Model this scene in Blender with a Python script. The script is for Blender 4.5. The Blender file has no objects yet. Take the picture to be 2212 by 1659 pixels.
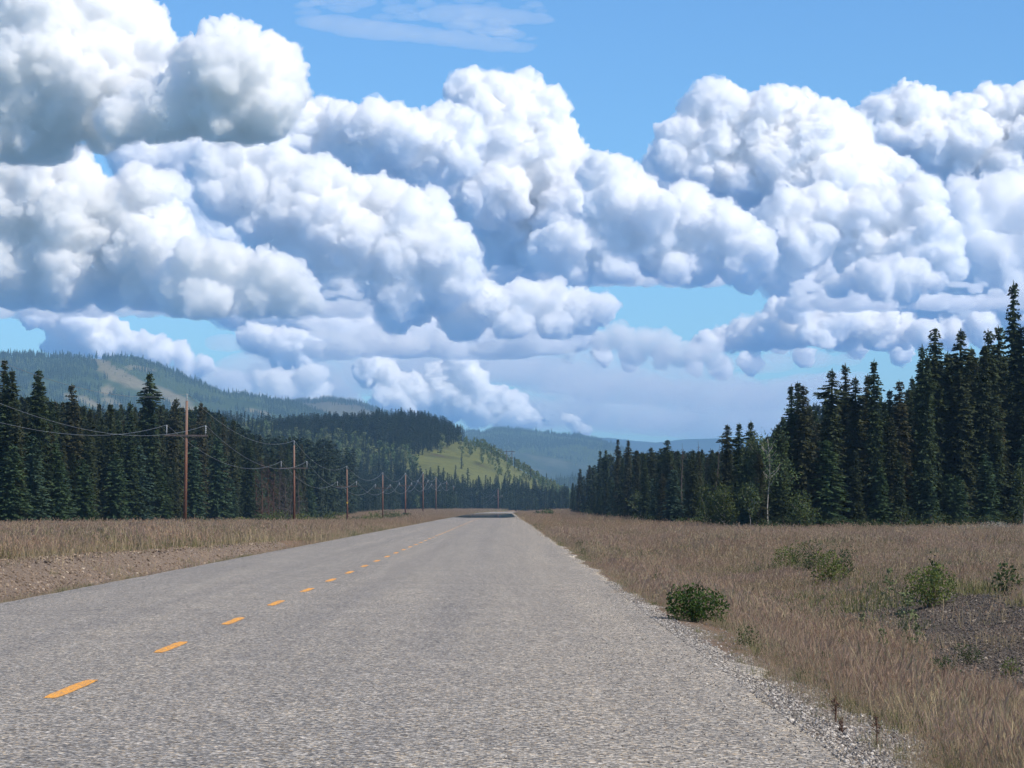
import bpy, math, random
import numpy as np
from mathutils import Vector, noise as mnoise

sc = bpy.context.scene
COL = sc.collection
R = math.radians
rng = np.random.default_rng(11)
random.seed(11)

# ------------------------------------------------------------------ camera, sky, sun, exposure
EYE = 1.79
cam = bpy.data.cameras.new('camera')
cam_ob = bpy.data.objects.new('camera', cam)
COL.objects.link(cam_ob)
sc.camera = cam_ob
cam.sensor_width = 36
cam.lens = 109.2
cam.clip_start = 0.5
cam.clip_end = 120000
cam_ob.location = (0, 0, EYE)
cam_ob.rotation_euler = (R(90 + 2.274), 0, R(-0.137))

SUN_AZ, SUN_EL = 122, 45            # degrees clockwise from +Y, degrees above the horizon
world = bpy.data.worlds.new("World")
sc.world = world
world.use_nodes = True
wn = world.node_tree
bg = wn.nodes['Background']
sky = wn.nodes.new('ShaderNodeTexSky')
sky.sky_type = 'NISHITA'
sky.sun_disc = False
sky.sun_elevation = R(SUN_EL)
sky.sun_rotation = R(SUN_AZ)
sky.altitude = 700
sky.air_density = 1.0
sky.dust_density = 0.0
sky.ozone_density = 3.0
tint = wn.nodes.new('ShaderNodeMix')
tint.data_type = 'RGBA'
tint.blend_type = 'MULTIPLY'
tint.inputs[0].default_value = 1.0
tint.inputs[7].default_value = (0.575, 0.885, 1.17, 1)
wn.links.new(sky.outputs[0], tint.inputs[6])
# sky mirrored below the horizon, added as fill light to brighten the cloud undersides
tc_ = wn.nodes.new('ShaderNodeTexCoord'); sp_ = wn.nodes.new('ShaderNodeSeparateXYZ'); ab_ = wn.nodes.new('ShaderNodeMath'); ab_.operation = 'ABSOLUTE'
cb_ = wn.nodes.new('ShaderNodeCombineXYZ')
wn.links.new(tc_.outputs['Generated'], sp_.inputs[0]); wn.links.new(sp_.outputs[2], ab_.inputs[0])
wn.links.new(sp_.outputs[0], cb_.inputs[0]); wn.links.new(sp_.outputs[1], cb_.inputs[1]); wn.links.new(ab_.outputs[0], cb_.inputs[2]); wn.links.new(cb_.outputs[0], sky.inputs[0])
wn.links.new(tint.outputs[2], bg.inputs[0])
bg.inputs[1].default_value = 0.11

sun = bpy.data.lights.new('sun', 'SUN')
sun.energy = 5.0
sun.angle = R(0.8)
sun.color = (1.0, 0.90, 0.75)
sun_ob = bpy.data.objects.new('sun', sun)
COL.objects.link(sun_ob)
_a, _e = R(SUN_AZ), R(SUN_EL)
SUN_DIR = Vector((math.sin(_a)*math.cos(_e), math.cos(_a)*math.cos(_e), math.sin(_e)))
sun_ob.rotation_euler = SUN_DIR.to_track_quat('Z', 'Y').to_euler()

sc.view_settings.view_transform = 'Standard'
sc.view_settings.look = 'None'
sc.view_settings.exposure = 0.2
sc.view_settings.gamma = 1.0
sc.view_settings.use_curve_mapping = False
sc.render.engine = 'CYCLES'
sc.cycles.use_denoising = True
sc.cycles.max_bounces = 44
sc.cycles.diffuse_bounces = 3
sc.cycles.glossy_bounces = 2
sc.cycles.transmission_bounces = 4
sc.cycles.transparent_max_bounces = 12
sc.cycles.volume_bounces = 40
sc.cycles.use_adaptive_sampling = True
sc.cycles.adaptive_threshold = 0.03

# ------------------------------------------------------------------ helpers
F = 6710.0          # focal length, horizon and vanishing column, in units of a 2212 px wide picture
VX, VY = 1090.0, 1096.0

def at(px, py, d):
    """world point seen at picture column px, row py at distance d"""
    return ((px - VX)/F*d, d, EYE + (VY - py)/F*d)

def tag(o, label=None, cat=None, group=None, kind=None):
    if label: o['label'] = label
    if cat: o['category'] = cat
    if group: o['group'] = group
    if kind: o['kind'] = kind
    return o

def link(o, parent=None):
    COL.objects.link(o)
    if parent is not None: o.parent = parent
    return o

def empty(name, loc=(0, 0, 0), rz=0.0):
    o = bpy.data.objects.new(name, None)
    o.location = loc
    o.rotation_euler = (0, 0, rz)
    o.empty_display_size = 0.2
    return link(o)

def mesh_np(name, verts, faces, mat=None, smooth=False):
    """verts (n,3) array, faces (m,3) or (m,4) array"""
    verts = np.asarray(verts, np.float32)
    faces = np.asarray(faces, np.int32)
    me = bpy.data.meshes.new(name)
    me.vertices.add(len(verts))
    me.vertices.foreach_set('co', verts.ravel())
    k = faces.shape[1]
    me.loops.add(faces.size)
    me.loops.foreach_set('vertex_index', faces.ravel())
    me.polygons.add(len(faces))
    me.polygons.foreach_set('loop_start', np.arange(0, faces.size, k, dtype=np.int32))
    me.polygons.foreach_set('loop_total', np.full(len(faces), k, np.int32))
    me.update(calc_edges=True)
    if smooth: me.polygons.foreach_set('use_smooth', np.ones(len(faces), bool))
    if mat is not None: me.materials.append(mat)
    return me

class MB:
    """collects tubes, boxes and quads into one mesh"""
    def __init__(s): s.v = []; s.f = []
    def add(s, v, f):
        n = len(s.v); s.v += [tuple(p) for p in v]; s.f += [tuple(i + n for i in q) for q in f]
    def tube(s, pts, rad, sides=6, cap=True):
        pts = [Vector(p) for p in pts]
        if not hasattr(rad, '__len__'): rad = [rad]*len(pts)
        v = []; f = []
        for i, p in enumerate(pts):
            t = (pts[min(i+1, len(pts)-1)] - pts[max(i-1, 0)]).normalized()
            a = t.cross(Vector((0.13, 0.97, 0.2))).normalized()
            if a.length < .1: a = t.cross(Vector((1, 0, 0))).normalized()
            b = t.cross(a)
            for k in range(sides):
                w = 2*math.pi*k/sides
                v.append(p + (a*math.cos(w) + b*math.sin(w))*rad[i])
        for i in range(len(pts)-1):
            for k in range(sides):
                k2 = (k+1) % sides
                f.append((i*sides+k, i*sides+k2, (i+1)*sides+k2, (i+1)*sides+k))
        if cap:
            f.append(tuple(range(sides))[::-1]); f.append(tuple((len(pts)-1)*sides + k for k in range(sides)))
        s.add(v, f)
    def box(s, c, h, rot=None):
        c = Vector(c); v = []
        for x in (-1, 1):
            for y in (-1, 1):
                for z in (-1, 1):
                    p = Vector((x*h[0], y*h[1], z*h[2]))
                    if rot: p.rotate(rot)
                    v.append(c + p)
        s.add(v, [(0,1,3,2), (4,6,7,5), (0,4,5,1), (2,3,7,6), (0,2,6,4), (1,5,7,3)])
    def mesh(s, name, mat, smooth=False):
        me = bpy.data.meshes.new(name); me.from_pydata(s.v, [], s.f); me.update()
        if mat: me.materials.append(mat)
        if smooth: me.polygons.foreach_set('use_smooth', [True]*len(me.polygons))
        return me
    def build(s, name, mat, parent=None, smooth=False):
        return link(bpy.data.objects.new(name, s.mesh(name, mat, smooth)), parent)

def copy_tree(o, parent=None):
    c = o.copy(); COL.objects.link(c); c.parent = parent
    for ch in list(o.children): copy_tree(ch, c)
    return c

# smooth value noise for arrays
def vnoise(x, y, seed=0):
    x = np.asarray(x, float); y = np.asarray(y, float)
    xi = np.floor(x).astype(np.int64); yi = np.floor(y).astype(np.int64)
    xf = x - xi; yf = y - yi
    u = xf*xf*(3-2*xf); v = yf*yf*(3-2*yf)
    def h(a, b):
        n = (a*374761393 + b*668265263 + seed*974711) & 0x7fffffff
        n = ((n ^ (n >> 13))*1274126177) & 0x7fffffff
        return ((n ^ (n >> 16)) & 0xffff)/65535.0
    return (h(xi, yi)*(1-u) + h(xi+1, yi)*u)*(1-v) + (h(xi, yi+1)*(1-u) + h(xi+1, yi+1)*u)*v

def fbm(x, y, seed=0, oct=4):
    s = 0; a = .5
    for i in range(oct):
        s = s + a*(vnoise(x*2**i, y*2**i, seed+i) - .5); a *= .5
    return s

def sstep(a, b, x):
    t = np.clip((np.asarray(x, float)-a)/(b-a), 0, 1)
    return t*t*(3-2*t)

# ------------------------------------------------------------------ material helpers
def new_mat(name):
    m = bpy.data.materials.new(name); m.use_nodes = True
    t = m.node_tree
    return m, t, t.nodes['Principled BSDF']

def nd(t, typ, **kw):
    n = t.nodes.new(typ)
    for k, v in kw.items(): setattr(n, k, v)
    return n

def ramp(t, src, stops, interp='LINEAR'):
    r = t.nodes.new('ShaderNodeValToRGB'); cr = r.color_ramp; cr.interpolation = interp
    while len(cr.elements) < len(stops): cr.elements.new(.5)
    for e, (p, c) in zip(cr.elements, stops):
        e.position = p; e.color = (*c, 1) if len(c) == 3 else c
    if src is not None: t.links.new(src, r.inputs[0])
    return r.outputs[0]

def mixc(t, fac, a, b, mode='MIX'):
    n = t.nodes.new('ShaderNodeMix'); n.data_type = 'RGBA'; n.blend_type = mode
    for s, v in ((n.inputs[0], fac), (n.inputs[6], a), (n.inputs[7], b)):
        if isinstance(v, bpy.types.NodeSocket): t.links.new(v, s)
        elif isinstance(v, (int, float)): s.default_value = v
        else: s.default_value = (*v, 1)
    return n.outputs[2]

def math_n(t, op, a, b=None, clamp=False):
    n = t.nodes.new('ShaderNodeMath'); n.operation = op; n.use_clamp = clamp
    for s, v in ((n.inputs[0], a), (n.inputs[1], b)):
        if v is None: continue
        if isinstance(v, bpy.types.NodeSocket): t.links.new(v, s)
        else: s.default_value = v
    return n.outputs[0]

def coords(t, scale=(1, 1, 1), kind='Object'):
    c = t.nodes.new('ShaderNodeTexCoord'); m = t.nodes.new('ShaderNodeMapping')
    m.inputs['Scale'].default_value = scale
    t.links.new(c.outputs[kind], m.inputs[0]); return m.outputs[0]

def noise_n(t, vec, scale, detail=4, rough=.55):
    n = t.nodes.new('ShaderNodeTexNoise'); n.inputs['Scale'].default_value = scale
    n.inputs['Detail'].default_value = detail; n.inputs['Roughness'].default_value = rough
    if vec is not None: t.links.new(vec, n.inputs['Vector'])
    return n.outputs['Fac']

def vor_n(t, vec, scale, out='Color', feature='F1'):
    n = t.nodes.new('ShaderNodeTexVoronoi'); n.feature = feature; n.inputs['Scale'].default_value = scale
    t.links.new(vec, n.inputs['Vector']); return n.outputs[out]

def sep(t, col):
    n = t.nodes.new('ShaderNodeSeparateColor'); t.links.new(col, n.inputs[0]); return n.outputs

def bump(t, b, h, strength, dist):
    n = t.nodes.new('ShaderNodeBump'); n.inputs['Strength'].default_value = strength
    n.inputs['Distance'].default_value = dist
    t.links.new(h, n.inputs['Height']); t.links.new(n.outputs[0], b.inputs['Normal'])

# plain material
def plain(name, col, rough=.8, var=.25, scale=6, spec=.2):
    m, t, b = new_mat(name)
    n = noise_n(t, coords(t), scale)
    c = ramp(t, n, [(0.25, tuple(x*(1-var) for x in col)), (.75, tuple(min(1, x*(1+var)) for x in col))])
    t.links.new(c, b.inputs['Base Color']); b.inputs['Roughness'].default_value = rough
    b.inputs['Specular IOR Level'].default_value = spec
    return m

# foliage: colour varies by instance and by position
def foliage(name, c0, c1, c2, trans=.25, scale=.6, field=0.0, rough=.7):
    m, t, b = new_mat(name)
    oi = t.nodes.new('ShaderNodeObjectInfo')
    n = noise_n(t, coords(t), scale, 3)
    a = ramp(t, n, [(.3, c0), (.7, c1)])
    f = math_n(t, 'POWER', oi.outputs['Random'], 1.6)
    if field:      # patches of like-coloured plants across the field
        fn = ramp(t, noise_n(t, oi.outputs['Location'], field, 4, .6), [(.40, (0, 0, 0)), (.60, (1, 1, 1))])
        f = math_n(t, 'ADD', math_n(t, 'MULTIPLY', f, .45), math_n(t, 'MULTIPLY', fn, .6), True)
    a = mixc(t, f, a, c2)
    t.links.new(a, b.inputs['Base Color'])
    b.inputs['Roughness'].default_value = rough
    b.inputs['Specular IOR Level'].default_value = .15
    tr = t.nodes.new('ShaderNodeBsdfTranslucent'); t.links.new(a, tr.inputs[0])
    mx = t.nodes.new('ShaderNodeMixShader'); mx.inputs[0].default_value = trans
    t.links.new(b.outputs[0], mx.inputs[1]); t.links.new(tr.outputs[0], mx.inputs[2])
    t.links.new(mx.outputs[0], t.nodes['Material Output'].inputs['Surface'])
    return m

# ------------------------------------------------------------------ road and terrain
XL, XC, XR, XG = -9.65, -4.15, 2.0, 2.75      # left edge, centre line, right edge of the seal, edge of the gravel

def road_shift(y):
    """the road runs straight and bends right beyond 850 m"""
    return 30*np.clip((np.asarray(y, float)-850)/700, 0, 4)**2

def side_z(x, y):
    """height of the land beside the road, left and right profile along the road"""
    yl = [-500, 0, 180, 260, 450, 600, 800, 1100, 1400, 20000]
    zl = [0, 0, 0.05, 0.0, -1.0, -1.6, -1.0, 0.1, 0.6, 0.6]
    yr = [-500, 0, 90, 220, 300, 500, 800, 1100, 1400, 20000]
    zr = [-.45, -.45, -.35, -.25, -.3, -.5, -.2, 0.2, .6, .6]
    w = sstep(-30, 30, x)
    return np.interp(y, yl, zl)*(1-w) + np.interp(y, yr, zr)*w

RIDGE_X = np.array([-3000, -900, 100, 350, 600, 760, 860, 930, 1000, 1050, 1100, 1150, 1200, 1250, 1320, 9000.])
RIDGE_Y = np.array([930, 930, 925, 945, 948, 942, 938, 944, 957, 975, 1003, 1032, 1062, 1088, 1097, 1097.])

def terrain(x, y):
    x = np.asarray(x, float); y = np.asarray(y, float)
    xs = x - road_shift(y)
    z = side_z(xs, y)
    z = z + .35*fbm(x/23, y/31, 5) * sstep(8, 30, np.abs(xs+3.5)) + .12*fbm(x/3.1, y/3.7, 9)*sstep(5, 9, np.abs(xs+3.5))
    # left: shallow ditch with a gravel back slope rising to the grassy bench
    edge = np.interp(y, [0, 95, 160, 185, 260, 20000], [-17.0, -16.6, -11.4, -10.2, -10.0, -10.0]) + .5*fbm(y/9, y*0, 3)
    dl = XL - xs                       # distance left of the road edge
    wdt = np.maximum(XL - edge, .3)
    u = np.clip(dl/wdt, 0, 1)
    ditch = -0.95*np.sin(np.pi*np.clip(u*1.25, 0, 1)**.8)*np.clip(wdt/5, 0, 1)
    lip = .22*np.exp(-((dl-wdt-1.2)/2.0)**2)*np.clip(wdt/4, 0, 1)
    z = np.where(dl > 0, np.where(u < 1, ditch*(1-sstep(.8, 1, u)) + z*sstep(.3, 1, u), z) + lip, z)
    # right: shoulder falls to a ditch, then a rise
    dr = xs - XG
    near = sstep(210, 120, y)
    prof = np.interp(dr, [0, .5, 2.5, 4.6, 6.6, 8.8, 11, 400], [-.03, -.09, -.75, -1.1, -.75, -.15, 0.02, 0])
    prof2 = np.interp(dr, [0, .4, 3, 6, 9, 400], [-.02, -.1, -.4, -.25, 0, 0])
    base_r = z
    zr = (prof*near + prof2*(1-near)) + base_r*sstep(3, 9, dr)
    z = np.where(dr > 0, zr, z)
    # under the road the land lies lower than the road slab
    z = np.where((dl <= 0) & (dr <= 0), -0.10, z)
    # soft joins
    # near hill on the left, foot 1350 m, ridge 1850 m
    px = VX + x*F/np.maximum(y, 400)
    zr_ = (VY - np.interp(px, RIDGE_X, RIDGE_Y))/F*1850 + EYE
    hill = np.where(y > 800, np.maximum(zr_, 0), 0)
    foot = np.interp(px, [-500, 500, 900, 1100, 2000], [1250, 1300, 1350, 1420, 1420])
    s = sstep(0, 1, (y - foot)/(1850 - foot))*np.where(y > 1900, 1 - .6*sstep(1900, 3200, y), 1)
    z = z + hill*s*(1 + .10*fbm(x/60, y/60, 21)) + s*hill*.12*fbm(x/25, y/25, 23)
    return z

def gx():
    a = [0.0]; s = .35
    while a[-1] < 9000:
        a.append(a[-1] + s)
        if a[-1] > 16: s *= 1.055
    a = np.array(a); return np.concatenate([-a[:0:-1], a]) + (XG - round(XG/.35)*.35)

def gy():
    a = [-400, -200, -100, -50, -20, 0, 10.0]; s = .6
    while a[-1] < 16400:
        a.append(a[-1] + s)
        if a[-1] > 90: s = max(.6, a[-1]*.0075)
    return np.array(a)

gX, gY = gx(), gy()
MX, MY = np.meshgrid(gX, gY)
MXs = MX + road_shift(np.minimum(MY, 2500))*np.exp(-np.abs(MX)/400)
MZ = terrain(MXs, MY)
nx, ny = len(gX), len(gY)
verts = np.stack([MXs.ravel(), MY.ravel(), MZ.ravel()], 1)
ii = np.arange(nx*ny).reshape(ny, nx)
faces = np.stack([ii[:-1, :-1].ravel(), ii[:-1, 1:].ravel(), ii[1:, 1:].ravel(), ii[1:, :-1].ravel()], 1)

# where which cover lies: gravel, green herbs, forest floor
def left_edge(y): return np.interp(y, [0, 95, 160, 185, 260, 20000], [-17.0, -16.6, -11.4, -10.2, -10.0, -10.0]) + .5*fbm(y/9, y*0, 3)
def left_line(y):  # front of the left forest
    return -40 + 3*fbm(y/35, y*0, 41) + np.interp(y, [0, 240, 700, 1000, 1400], [0, 0, 0, -6, 4])
def right_line(y):
    return np.interp(y, [0, 225, 262, 300, 400, 600, 1000, 1500], [70, 60, 42, 20, 19, 20, 24, 30]) + 4*fbm(y/22, y*0, 43)

def masks(x, y):
    xs = x - road_shift(y)
    e = left_edge(y); w = np.maximum(XL - e, .01)
    n = fbm(x/1.3, y/2.5, 31); n2 = fbm(x/5, y/9, 32)
    u = (XL - xs)/w
    gl = sstep(.12, .3, u + .5*n)*sstep(1.08, .98, u + .25*n)*(w > 2)*sstep(175, 150, y)
    dr = xs - XG
    near = np.clip((dr - .45 - 2.2*n - 1.0*sstep(46, 22, y))/-1.2, 0, 1)*(dr > 0)*sstep(85, 45, y)   # stones beside the seal
    back = sstep(4.6, 5.4, dr + 1.6*n)*sstep(10.0, 9.0, dr + 1.5*n)*sstep(38, 50, y + 6*n)*sstep(104, 78, y + 20*n)
    under = ((xs > XL) & (xs < XG)).astype(float)
    gravel = np.clip(np.maximum(np.maximum(gl, near), under), 0, 1)
    green = np.clip(sstep(.02, .16, n2 + .35*n), 0, 1)
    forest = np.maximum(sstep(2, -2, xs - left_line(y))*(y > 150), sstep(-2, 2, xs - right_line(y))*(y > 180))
    return gravel, back, green, np.clip(forest, 0, 1)

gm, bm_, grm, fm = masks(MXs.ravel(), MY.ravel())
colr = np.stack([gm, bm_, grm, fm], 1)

m_ground, t, b = new_mat('ground_cover')
ca = nd(t, 'ShaderNodeAttribute', attribute_name='cover')
cb = nd(t, 'ShaderNodeAttribute', attribute_name='cover')
s_ = sep(t, ca.outputs['Color'])
co = coords(t)
soil = ramp(t, noise_n(t, co, 1.5, 8, .7), [(.25, (.09, .062, .042)), (.5, (.16, .118, .08)), (.75, (.25, .19, .135))])
dry = ramp(t, noise_n(t, co, 5, 8, .75), [(.25, (.10, .06, .038)), (.5, (.20, .125, .08)), (.75, (.30, .21, .14))])
dry = mixc(t, .5, soil, dry)
grn = ramp(t, noise_n(t, co, 3, 8, .75), [(.25, (.045, .06, .02)), (.75, (.14, .15, .06))])
c1 = mixc(t, math_n(t, 'MULTIPLY', s_[2], .7), dry, grn)
st = vor_n(t, co, 42, 'Color'); sd = vor_n(t, co, 42, 'Distance')
stv = sep(t, st)[0]
grav = ramp(t, stv, [(0, (.10, .085, .07)), (.4, (.24, .20, .165)), (.75, (.36, .30, .25)), (1, (.58, .52, .45))])
grav_b = ramp(t, sep(t, vor_n(t, co, 22, 'Color'))[1], [(0, (.045, .036, .028)), (.5, (.11, .086, .066)), (.85, (.17, .14, .115)), (1, (.38, .34, .29))])
tanb = ramp(t, noise_n(t, co, 2, 5), [(.3, (.15, .105, .072)), (.7, (.30, .215, .15))])
geo = nd(t, 'ShaderNodeNewGeometry'); sx = nd(t, 'ShaderNodeSeparateXYZ'); t.links.new(geo.outputs['Position'], sx.inputs[0])
leftside = math_n(t, 'LESS_THAN', sx.outputs[0], -9.0)
grav = mixc(t, math_n(t, 'MULTIPLY', leftside, .6), grav, tanb)
c2 = mixc(t, s_[0], c1, grav)
c3 = mixc(t, s_[1], c2, grav_b)
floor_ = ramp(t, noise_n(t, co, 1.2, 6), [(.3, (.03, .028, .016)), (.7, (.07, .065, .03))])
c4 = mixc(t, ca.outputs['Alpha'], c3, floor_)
# hill slope: dry yellow green meadow with bare streaks
hs = ramp(t, noise_n(t, co, .035, 9, .68), [(.32, (.075, .06, .04)), (.42, (.085, .095, .035)), (.56, (.125, .135, .045)), (.62, (.09, .10, .04)), (.75, (.13, .10, .07))])
mr = nd(t, 'ShaderNodeMapRange'); mr.inputs['From Min'].default_value = 1.6; mr.inputs['From Max'].default_value = 6
t.links.new(sx.outputs[2], mr.inputs['Value'])
c5 = mixc(t, mr.outputs[0], c4, hs)
t.links.new(c5, b.inputs['Base Color'])
b.inputs['Roughness'].default_value = .95; b.inputs['Specular IOR Level'].default_value = .1
hh = mixc(t, math_n(t, 'MAXIMUM', s_[0], s_[1]), noise_n(t, co, 9, 8, .8), sd)
bump(t, b, hh, .9, .05)
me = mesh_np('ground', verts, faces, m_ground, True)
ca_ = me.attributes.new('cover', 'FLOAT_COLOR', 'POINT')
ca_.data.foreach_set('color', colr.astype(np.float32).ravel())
ground = link(bpy.data.objects.new('ground', me))
tag(ground, kind='structure')

# --- road: chip seal slab that follows the bend
m_road, t, b = new_mat('chip_seal')
geo = nd(t, 'ShaderNodeNewGeometry'); P_ = geo.outputs['Position']
v1 = nd(t, 'ShaderNodeTexVoronoi'); v1.inputs['Scale'].default_value = 46; t.links.new(P_, v1.inputs['Vector'])
v2 = nd(t, 'ShaderNodeTexVoronoi'); v2.inputs['Scale'].default_value = 26; t.links.new(P_, v2.inputs['Vector'])
r1 = sep(t, v1.outputs['Color']); r2 = sep(t, v2.outputs['Color'])
mixr = math_n(t, 'ADD', math_n(t, 'MULTIPLY', r1[0], .62), math_n(t, 'MULTIPLY', r2[0], .38))
stone = ramp(t, mixr, [(0.05, (.035, .034, .034)), (.28, (.10, .098, .094)), (.5, (.225, .216, .20)), (.7, (.37, .348, .315)), (.9, (.74, .69, .61))])
warm = ramp(t, r1[1], [(0, (1, 1, 1)), (.72, (1, .99, .97)), (.9, (1.1, .93, .66)), (1, (1.12, .9, .66))])
stone = mixc(t, 1.0, stone, warm, 'MULTIPLY')
# long streaks along the road: wheel paths, tar-rich and worn
sx = nd(t, 'ShaderNodeSeparateXYZ'); t.links.new(P_, sx.inputs[0])
mp = nd(t, 'ShaderNodeMapping'); mp.inputs['Scale'].default_value = (.9, .02, 1); t.links.new(P_, mp.inputs[0])
streak = noise_n(t, mp.outputs[0], 1.4, 5, .6)
patch = noise_n(t, P_, .35, 5, .6)
tone = math_n(t, 'ADD', math_n(t, 'MULTIPLY', streak, .6), math_n(t, 'MULTIPLY', patch, .4))
tonec = ramp(t, tone, [(.3, (.78, .79, .81)), (.5, (.95, .95, .95)), (.7, (1.14, 1.12, 1.08))])
stone = mixc(t, 1.0, stone, tonec, 'MULTIPLY')
# beyond the seal, and in its outer band, looser and browner stones
er = math_n(t, 'ADD', sx.outputs[0], math_n(t, 'MULTIPLY', noise_n(t, P_, .5, 4), 1.2))
edge_r = nd(t, 'ShaderNodeMapRange'); edge_r.inputs['From Min'].default_value = -.4; edge_r.inputs['From Max'].default_value = 1.9
t.links.new(er, edge_r.inputs['Value'])
stone = mixc(t, math_n(t, 'MULTIPLY', edge_r.outputs[0], .8), stone, mixc(t, 1.0, stone, (1.10, 1.075, 1.03), 'MULTIPLY'))
# wheel paths: darker, smoother bands
for wc in (-8.1, -6.2, -2.9, -.9):
    dw = math_n(t, 'ABSOLUTE', math_n(t, 'SUBTRACT', math_n(t, 'ADD', sx.outputs[0], math_n(t, 'MULTIPLY', streak, .5)), wc + .25))
    mw = nd(t, 'ShaderNodeMapRange'); mw.interpolation_type = 'SMOOTHSTEP'; mw.inputs['From Min'].default_value = .55; mw.inputs['From Max'].default_value = .1
    t.links.new(dw, mw.inputs['Value'])
    stone = mixc(t, math_n(t, 'MULTIPLY', mw.outputs[0], .45), stone, mixc(t, 1.0, stone, (.86, .87, .90), 'MULTIPLY'))
# tar crack lines across the road
mpc = nd(t, 'ShaderNodeMapping'); mpc.inputs['Scale'].default_value = (.12, .6, 1); t.links.new(P_, mpc.inputs[0])
wob = math_n(t, 'MULTIPLY', math_n(t, 'SUBTRACT', noise_n(t, P_, .8, 5), .5), .5)
crack = None
for yc, x0, x1, wd in ((51.5, -9, 1.2, .045), (53.6, -8.8, -5, .04), (29.0, -2.25, -1.85, .03), (46.8, -9, -6, .03), (72, -7, 1, .05), (118, -8, 0, .08), (38.2, -4, 1.5, .02), (33.4, -9, -5, .025), (62, -4, 1.9, .04), (91, -9, 1, .06)):
    dd = math_n(t, 'ABSOLUTE', math_n(t, 'SUBTRACT', math_n(t, 'ADD', sx.outputs[1], wob if yc > 30 else 0.0), yc))
    lin = math_n(t, 'LESS_THAN', dd, wd)
    ins = math_n(t, 'MULTIPLY', math_n(t, 'GREATER_THAN', sx.outputs[0], x0), math_n(t, 'LESS_THAN', sx.outputs[0], x1))
    k = math_n(t, 'MULTIPLY', lin, ins)
    crack = k if crack is None else math_n(t, 'MAXIMUM', crack, k)
stone = mixc(t, math_n(t, 'MULTIPLY', crack, .6), stone, (.05, .052, .06))
t.links.new(stone, b.inputs['Base Color'])
b.inputs['Roughness'].default_value = .85; b.inputs['Specular IOR Level'].default_value = .25
bump(t, b, v1.outputs['Distance'], .35, .010)

ys = np.concatenate([np.arange(-40, 18, 4.0), np.arange(18, 120, .8), np.arange(120, 300, 3.0), np.arange(300, 1700, 12.0)])
xs_ = np.array([XL, XL+.25, -8, -6, XC, -2, 0, 1.2, XR, XG-.2, XG])
zc = np.array([-.05, 0, .015, .03, .05, .035, .02, 0.0, -.005, -.01, -.025])
rv = []; 
for y in ys:
    sh = float(road_shift(y)); j1 = .14*float(fbm(np.array(y/1.3), np.array(0.), 77)); j2 = .9*float(fbm(np.array(y/2.1), np.array(0.), 78)) - .12
    for k, x in enumerate(xs_):
        xx = x + sh + (j1 if k < 2 else 0) + (j2 if k >= 9 else 0)
        rv.append((xx, y, zc[k]))
    # skirt down at both sides
n_ = len(xs_)
rf = []
for i in range(len(ys)-1):
    for k in range(n_-1):
        a = i*n_+k; rf.append((a, a+1, a+n_+1, a+n_))
base = len(rv)
for i, y in enumerate(ys):
    p, q = rv[i*n_], rv[i*n_+n_-1]
    rv.append((p[0]-.12, p[1], -.35)); rv.append((q[0]+.12, q[1], -.35))
for i in range(len(ys)-1):
    a = i*n_; c = base+2*i
    rf.append((a, a+n_, c+2, c)); rf.append((a+n_-1, c+1, c+3, a+n_+n_-1))
road = link(bpy.data.objects.new('road', mesh_np('road', rv, rf, m_road, False)))
tag(road, kind='structure')

m_paint, t, b = new_mat('orange_line_paint')
co = nd(t, 'ShaderNodeNewGeometry').outputs['Position']
vp = vor_n(t, co, 58, 'Color'); pv = sep(t, vp)[0]
wear = math_n(t, 'GREATER_THAN', math_n(t, 'ADD', math_n(t, 'MULTIPLY', pv, .5), math_n(t, 'MULTIPLY', noise_n(t, co, 6, 6, .7), .6)), .66)
pc = ramp(t, noise_n(t, co, 12, 6), [(.3, (.80, .33, .02)), (.7, (.95, .44, .04))])
pc = mixc(t, math_n(t, 'MULTIPLY', wear, .9), pc, (.20, .17, .14))
t.links.new(pc, b.inputs['Base Color']); b.inputs['Roughness'].default_value = .7
bump(t, b, vor_n(t, co, 58, 'Distance'), .5, .01)
# first dash starts 28.5 m out; 3 m painted, 6 m gap (units measured from the picture)
def zroad(x): return float(np.interp(x, xs_, zc))
far_dash = MB()
for k in range(100):
    y0 = 28.4 + k*8.9; L = 3.0
    sh = float(road_shift(y0)); wd = .075
    jj = [random.uniform(-.012, .012) for _ in range(4)]
    pts = []
    for q in range(7):
        yy = y0 + L*q/6
        e = .02 if q in (0, 6) else 0
        pts.append((XC + sh - wd + e + random.uniform(-.006, .006), yy, .055)); pts.append((XC + sh + wd - e + random.uniform(-.006, .006), yy, .055))
    fs = [(2*q, 2*q+1, 2*q+3, 2*q+2) for q in range(6)]
    if k < 70:
        o = MB(); o.add(pts, fs); o.build('centre_line_dash', m_paint, road)
    else: far_dash.add(pts, fs)
o = far_dash.build('centre_line_dash', m_paint, road); tag(o, kind='stuff')

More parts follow.
